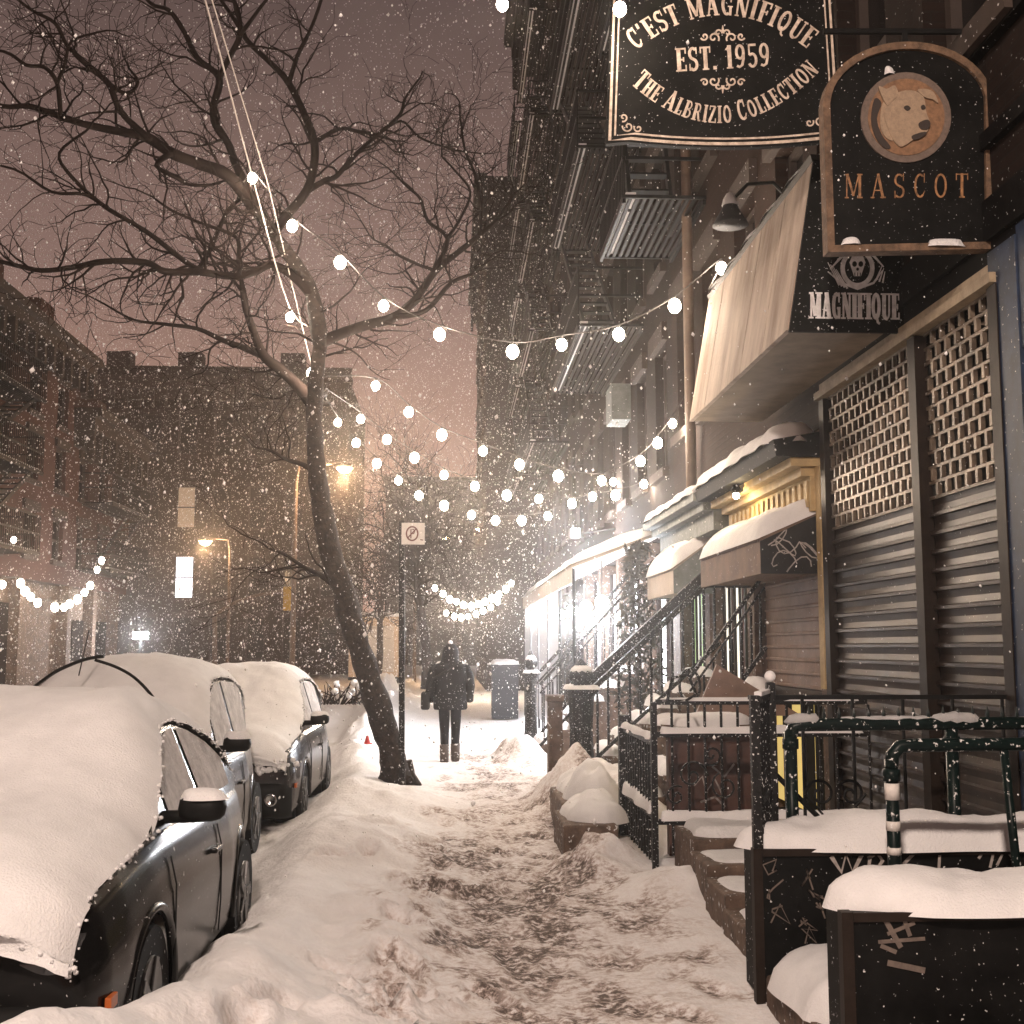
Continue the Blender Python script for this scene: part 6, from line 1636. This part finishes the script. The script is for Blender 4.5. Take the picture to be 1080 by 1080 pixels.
# ------------------------------------------------------------------ strings of bulbs
def string_light(label, bulbs, d0, d1, ends=(), watts=6.0, r=.048, group='strings of bulbs over the street', wire='wire_dark', pre=(), drop=.10, rb=None):
    n = len(bulbs); P3 = [at(px, py, d0 + (d1 - d0) * i / max(1, n - 1)) for i, (px, py) in enumerate(bulbs)]
    T = thing('string_light', label, 'string lights', tuple(P3[0]), group)
    W_ = [Vector(p) for p in pre] + [p + V(0, 0, drop) for p in P3] + [Vector(p) for p in ends]
    mb = MB(); mb.tube(smooth_path([tuple(p) for p in W_]), .008, 5); mb.build('cable', wire, T)
    for i, p in enumerate(P3):
        rr_ = (rb[i] if rb else r) * (1.08 + .26 * ((i * 37) % 11) / 10)
        mb = MB(); mb.ball(p, rr_, 8, 1.15); b_ = mb.build('bulb', 'bulb', T, smooth=True)
        mb = MB(); mb.tube([p + V(0, 0, rr_), p + V(0, 0, drop)], .016, 6); mb.build('socket', 'brass', b_)
        if watts: lamp('bulb_light', (p.x, p.y - rr_ * 1.2, p.z - rr_ * 1.6), watts, WARM2, .04)
    return T
k9 = at(369, 430, 15.0)
string_light('nearest bulb string slung from the tree fork to the plywood box', [(316, 256), (351, 298), (393, 330), (431, 368), (480, 393), (544, 408), (587, 402), (637, 393), (686, 368), (727, 335)], 13.2, 12.2, ends=[(2.62, 12.2, 5.3)], watts=27, r=0.050)
string_light('second bulb string counted from the viewer, sagging across the pavement', [(424, 438), (453, 461), (482, 481), (518, 495), (550, 507), (584, 517), (622, 521), (656, 504), (671, 488), (684, 471)], 15.4, 16.2, pre=[k9], ends=[(FX, 16.5, 5.1)], watts=24, r=0.050)
string_light('third bulb string, running over the cafe canopy', [(411, 467), (434, 485), (458, 501), (484, 516), (511, 526), (539, 534), (567, 537), (596, 541), (634, 534), (659, 524)], 18, 19.5, pre=[at(380, 440, 15.2)], ends=[(FX, 20, 5.2)], watts=27, r=0.054)
string_light('fourth bulb string, farthest over the cafe canopy', [(391, 470), (407, 488), (425, 506), (444, 521), (462, 534), (484, 543), (508, 551), (529, 556), (552, 556), (575, 552), (614, 535), (632, 522)], 22, 23.5, pre=[at(378, 445, 15.2)], ends=[(FX, 24, 5.6)], watts=30, r=0.062)
string_light('short cluster of bulbs tied down the tree trunk on the long pale cable', [(349, 378), (376, 400), (368, 427)], 14.2, 14.8, wire='wire', pre=[at(236, -20, 8.5), at(275, 101, 9.6), at(318, 262, 12.6)], ends=[k9], watts=18, r=0.048)
string_light('overhead bulb string crossing at the top towards the oval lettered board', [(425, 80), (535, 104), (638, 108)], 7.8, 7.6, pre=[at(300, 30, 8)], ends=[at(662, 66, 7.9)], watts=12, r=0.034)
string_light('far upper bulb garland low over the pavement beyond the walker', [(476, 615), (483, 620), (489, 625), (495, 627), (501, 630), (508, 631), (514, 629), (520, 627), (526, 624), (532, 621), (538, 616), (543, 611)], 40, 40, watts=30, r=0.080, drop=.2)
string_light('far lower bulb garland beyond the walker, shorter than the upper one', [(486, 637), (493, 640), (499, 641), (505, 640), (512, 638), (518, 635), (525, 632), (531, 627)], 44, 44, watts=24, r=0.080, drop=.2)
string_light('bulb garland sagging along the dark shop front at far left', [(97, 612), (113, 611), (117, 618), (122, 623), (128, 628), (143, 632), (151, 632), (156, 629), (163, 625), (169, 619), (174, 613), (180, 599), (184, 591)], 30, 38, watts=18, r=0.080, drop=.15)
string_light('single amber bulbs on the dark left shop front', [(60, 590), (107, 573), (30, 600)], 29, 31, watts=9, r=0.056, drop=.15)
mb = MB(); mb.tube([at(230, -20, 8.4), at(281, 101, 9.7), at(330, 262, 13), at(369, 425, 15.05)], .006, 5)
tag(mb.build('pale_cable', 'wire', None), 'second thin pale cable running up beside the bulb cable from the tree', 'cable')

# ------------------------------------------------------------------ unseen street lamp added behind the viewer to light the foreground
KL = thing('street_lamp', 'unseen tall street lamp added behind the viewer to light the foreground cars', 'street lamp', (-1.7, -3.0, 0), 'lit street lamps')
mb = MB(); mb.tube([(-1.7, -3.0, -.1), (-1.7, -3.0, 6.8), (-1.6, -2.9, 7.3), (-1.0, -2.5, 7.4)], [.1, .07, .05, .05], 8); mb.build('post', 'pipe_tan', KL, smooth=True)
mb = MB(); mb.lathe((-1.0, -2.5, 7.3), [(.26, 0), (.22, .08), (.1, .18)], 14); mb.build('head', 'brass', KL, smooth=True)
mb = MB(); mb.lathe((-1.0, -2.5, 7.28), [(.02, -.14), (.15, -.1), (.22, 0)], 14); mb.build('lens', 'sodium', KL, smooth=True)
lamp('street_lamp_light', (-1.0, -2.5, 6.9), KEY_W, (1.0, 0.80, 0.68), .22)

# ------------------------------------------------------------------ falling snow: countless flakes, one object
fr = np.random.default_rng(77)
N = 105000
fx_ = fr.uniform(-16, 3.1, N); fy_ = 4.4 + 46 * fr.random(N) ** .85; fz_ = fr.uniform(0.2, 17, N)
keep = (np.abs(fx_ - 0.05 * fy_) < .62 * fy_ + .4) & (fz_ - CAM_H < .72 * fy_ + .5)
fx_, fy_, fz_ = fx_[keep], fy_[keep], fz_[keep]; N = len(fx_)
sz = .0032 + .0052 * fr.random(N) ** 2.0; big = fr.random(N) < .12; sz[big] *= 1.3 + 1.2 * fr.random(int(big.sum()))
sz *= np.clip(.5 + fy_ / 20, .6, 1.7)
ax_ = fr.normal(0, .22, (N, 3)); ax_[:, 2] = 1; ax_ /= np.linalg.norm(ax_, axis=1, keepdims=True)
tmp = np.cross(ax_, np.array([1.0, 0, 0])); tmp /= np.linalg.norm(tmp, axis=1, keepdims=True); t2_ = np.cross(ax_, tmp)
ring = [tmp * math.cos(a) * (1 + .25 * math.sin(2.3 * a)) + t2_ * math.sin(a) for a in [2 * PI * i / 6 for i in range(6)]]
c3 = np.stack([fx_, fy_, fz_], 1); st = 1.7
S1_ = sz[:, None]
vv = np.stack([c3 + ax_ * S1_ * 1.5, c3 - ax_ * S1_ * 1.3] + [c3 + r_ * S1_ + ax_ * S1_ * (.25 if k % 2 else -.25) for k, r_ in enumerate(ring)], 1).reshape(-1, 3)
tri = np.array([(0, 2 + k, 2 + (k + 1) % 6) for k in range(6)] + [(1, 2 + (k + 1) % 6, 2 + k) for k in range(6)])
ff = (np.arange(N)[:, None, None] * 8 + tri[None]).reshape(-1, 3)
me = bpy.data.meshes.new('falling_snow'); me.vertices.add(len(vv)); me.vertices.foreach_set('co', vv.ravel().astype(np.float32))
me.loops.add(ff.size); me.loops.foreach_set('vertex_index', ff.ravel().astype(np.int32)); me.polygons.add(len(ff)); me.polygons.foreach_set('loop_start', np.arange(0, ff.size, 3, dtype=np.int32)); me.polygons.foreach_set('use_smooth', [True] * len(ff)); me.update()
fm = mat('snow_flake', (0.9, 0.88, 0.87), rough=1.0, spec=0)
me.materials.append(fm)
o = bpy.data.objects.new('falling_snow', me); COL.objects.link(o); o['kind'] = 'stuff'

# ------------------------------------------------------------------ air full of fine snow
mb = MB(); mb.box(-152, 152, -32, 302, -1.6, 29)
hm = bpy.data.materials.new('haze'); hm.use_nodes = True; n_ = hm.node_tree.nodes; n_.remove(n_['Principled BSDF'])
pv = n_.new('ShaderNodeVolumePrincipled'); pv.inputs['Color'].default_value = (.92, .88, .85, 1); pv.inputs['Density'].default_value = HAZE; pv.inputs['Anisotropy'].default_value = .86
hm.node_tree.links.new(pv.outputs[0], n_['Material Output'].inputs['Volume'])
hz = mb.build('haze', hm, None); hz['kind'] = 'stuff'
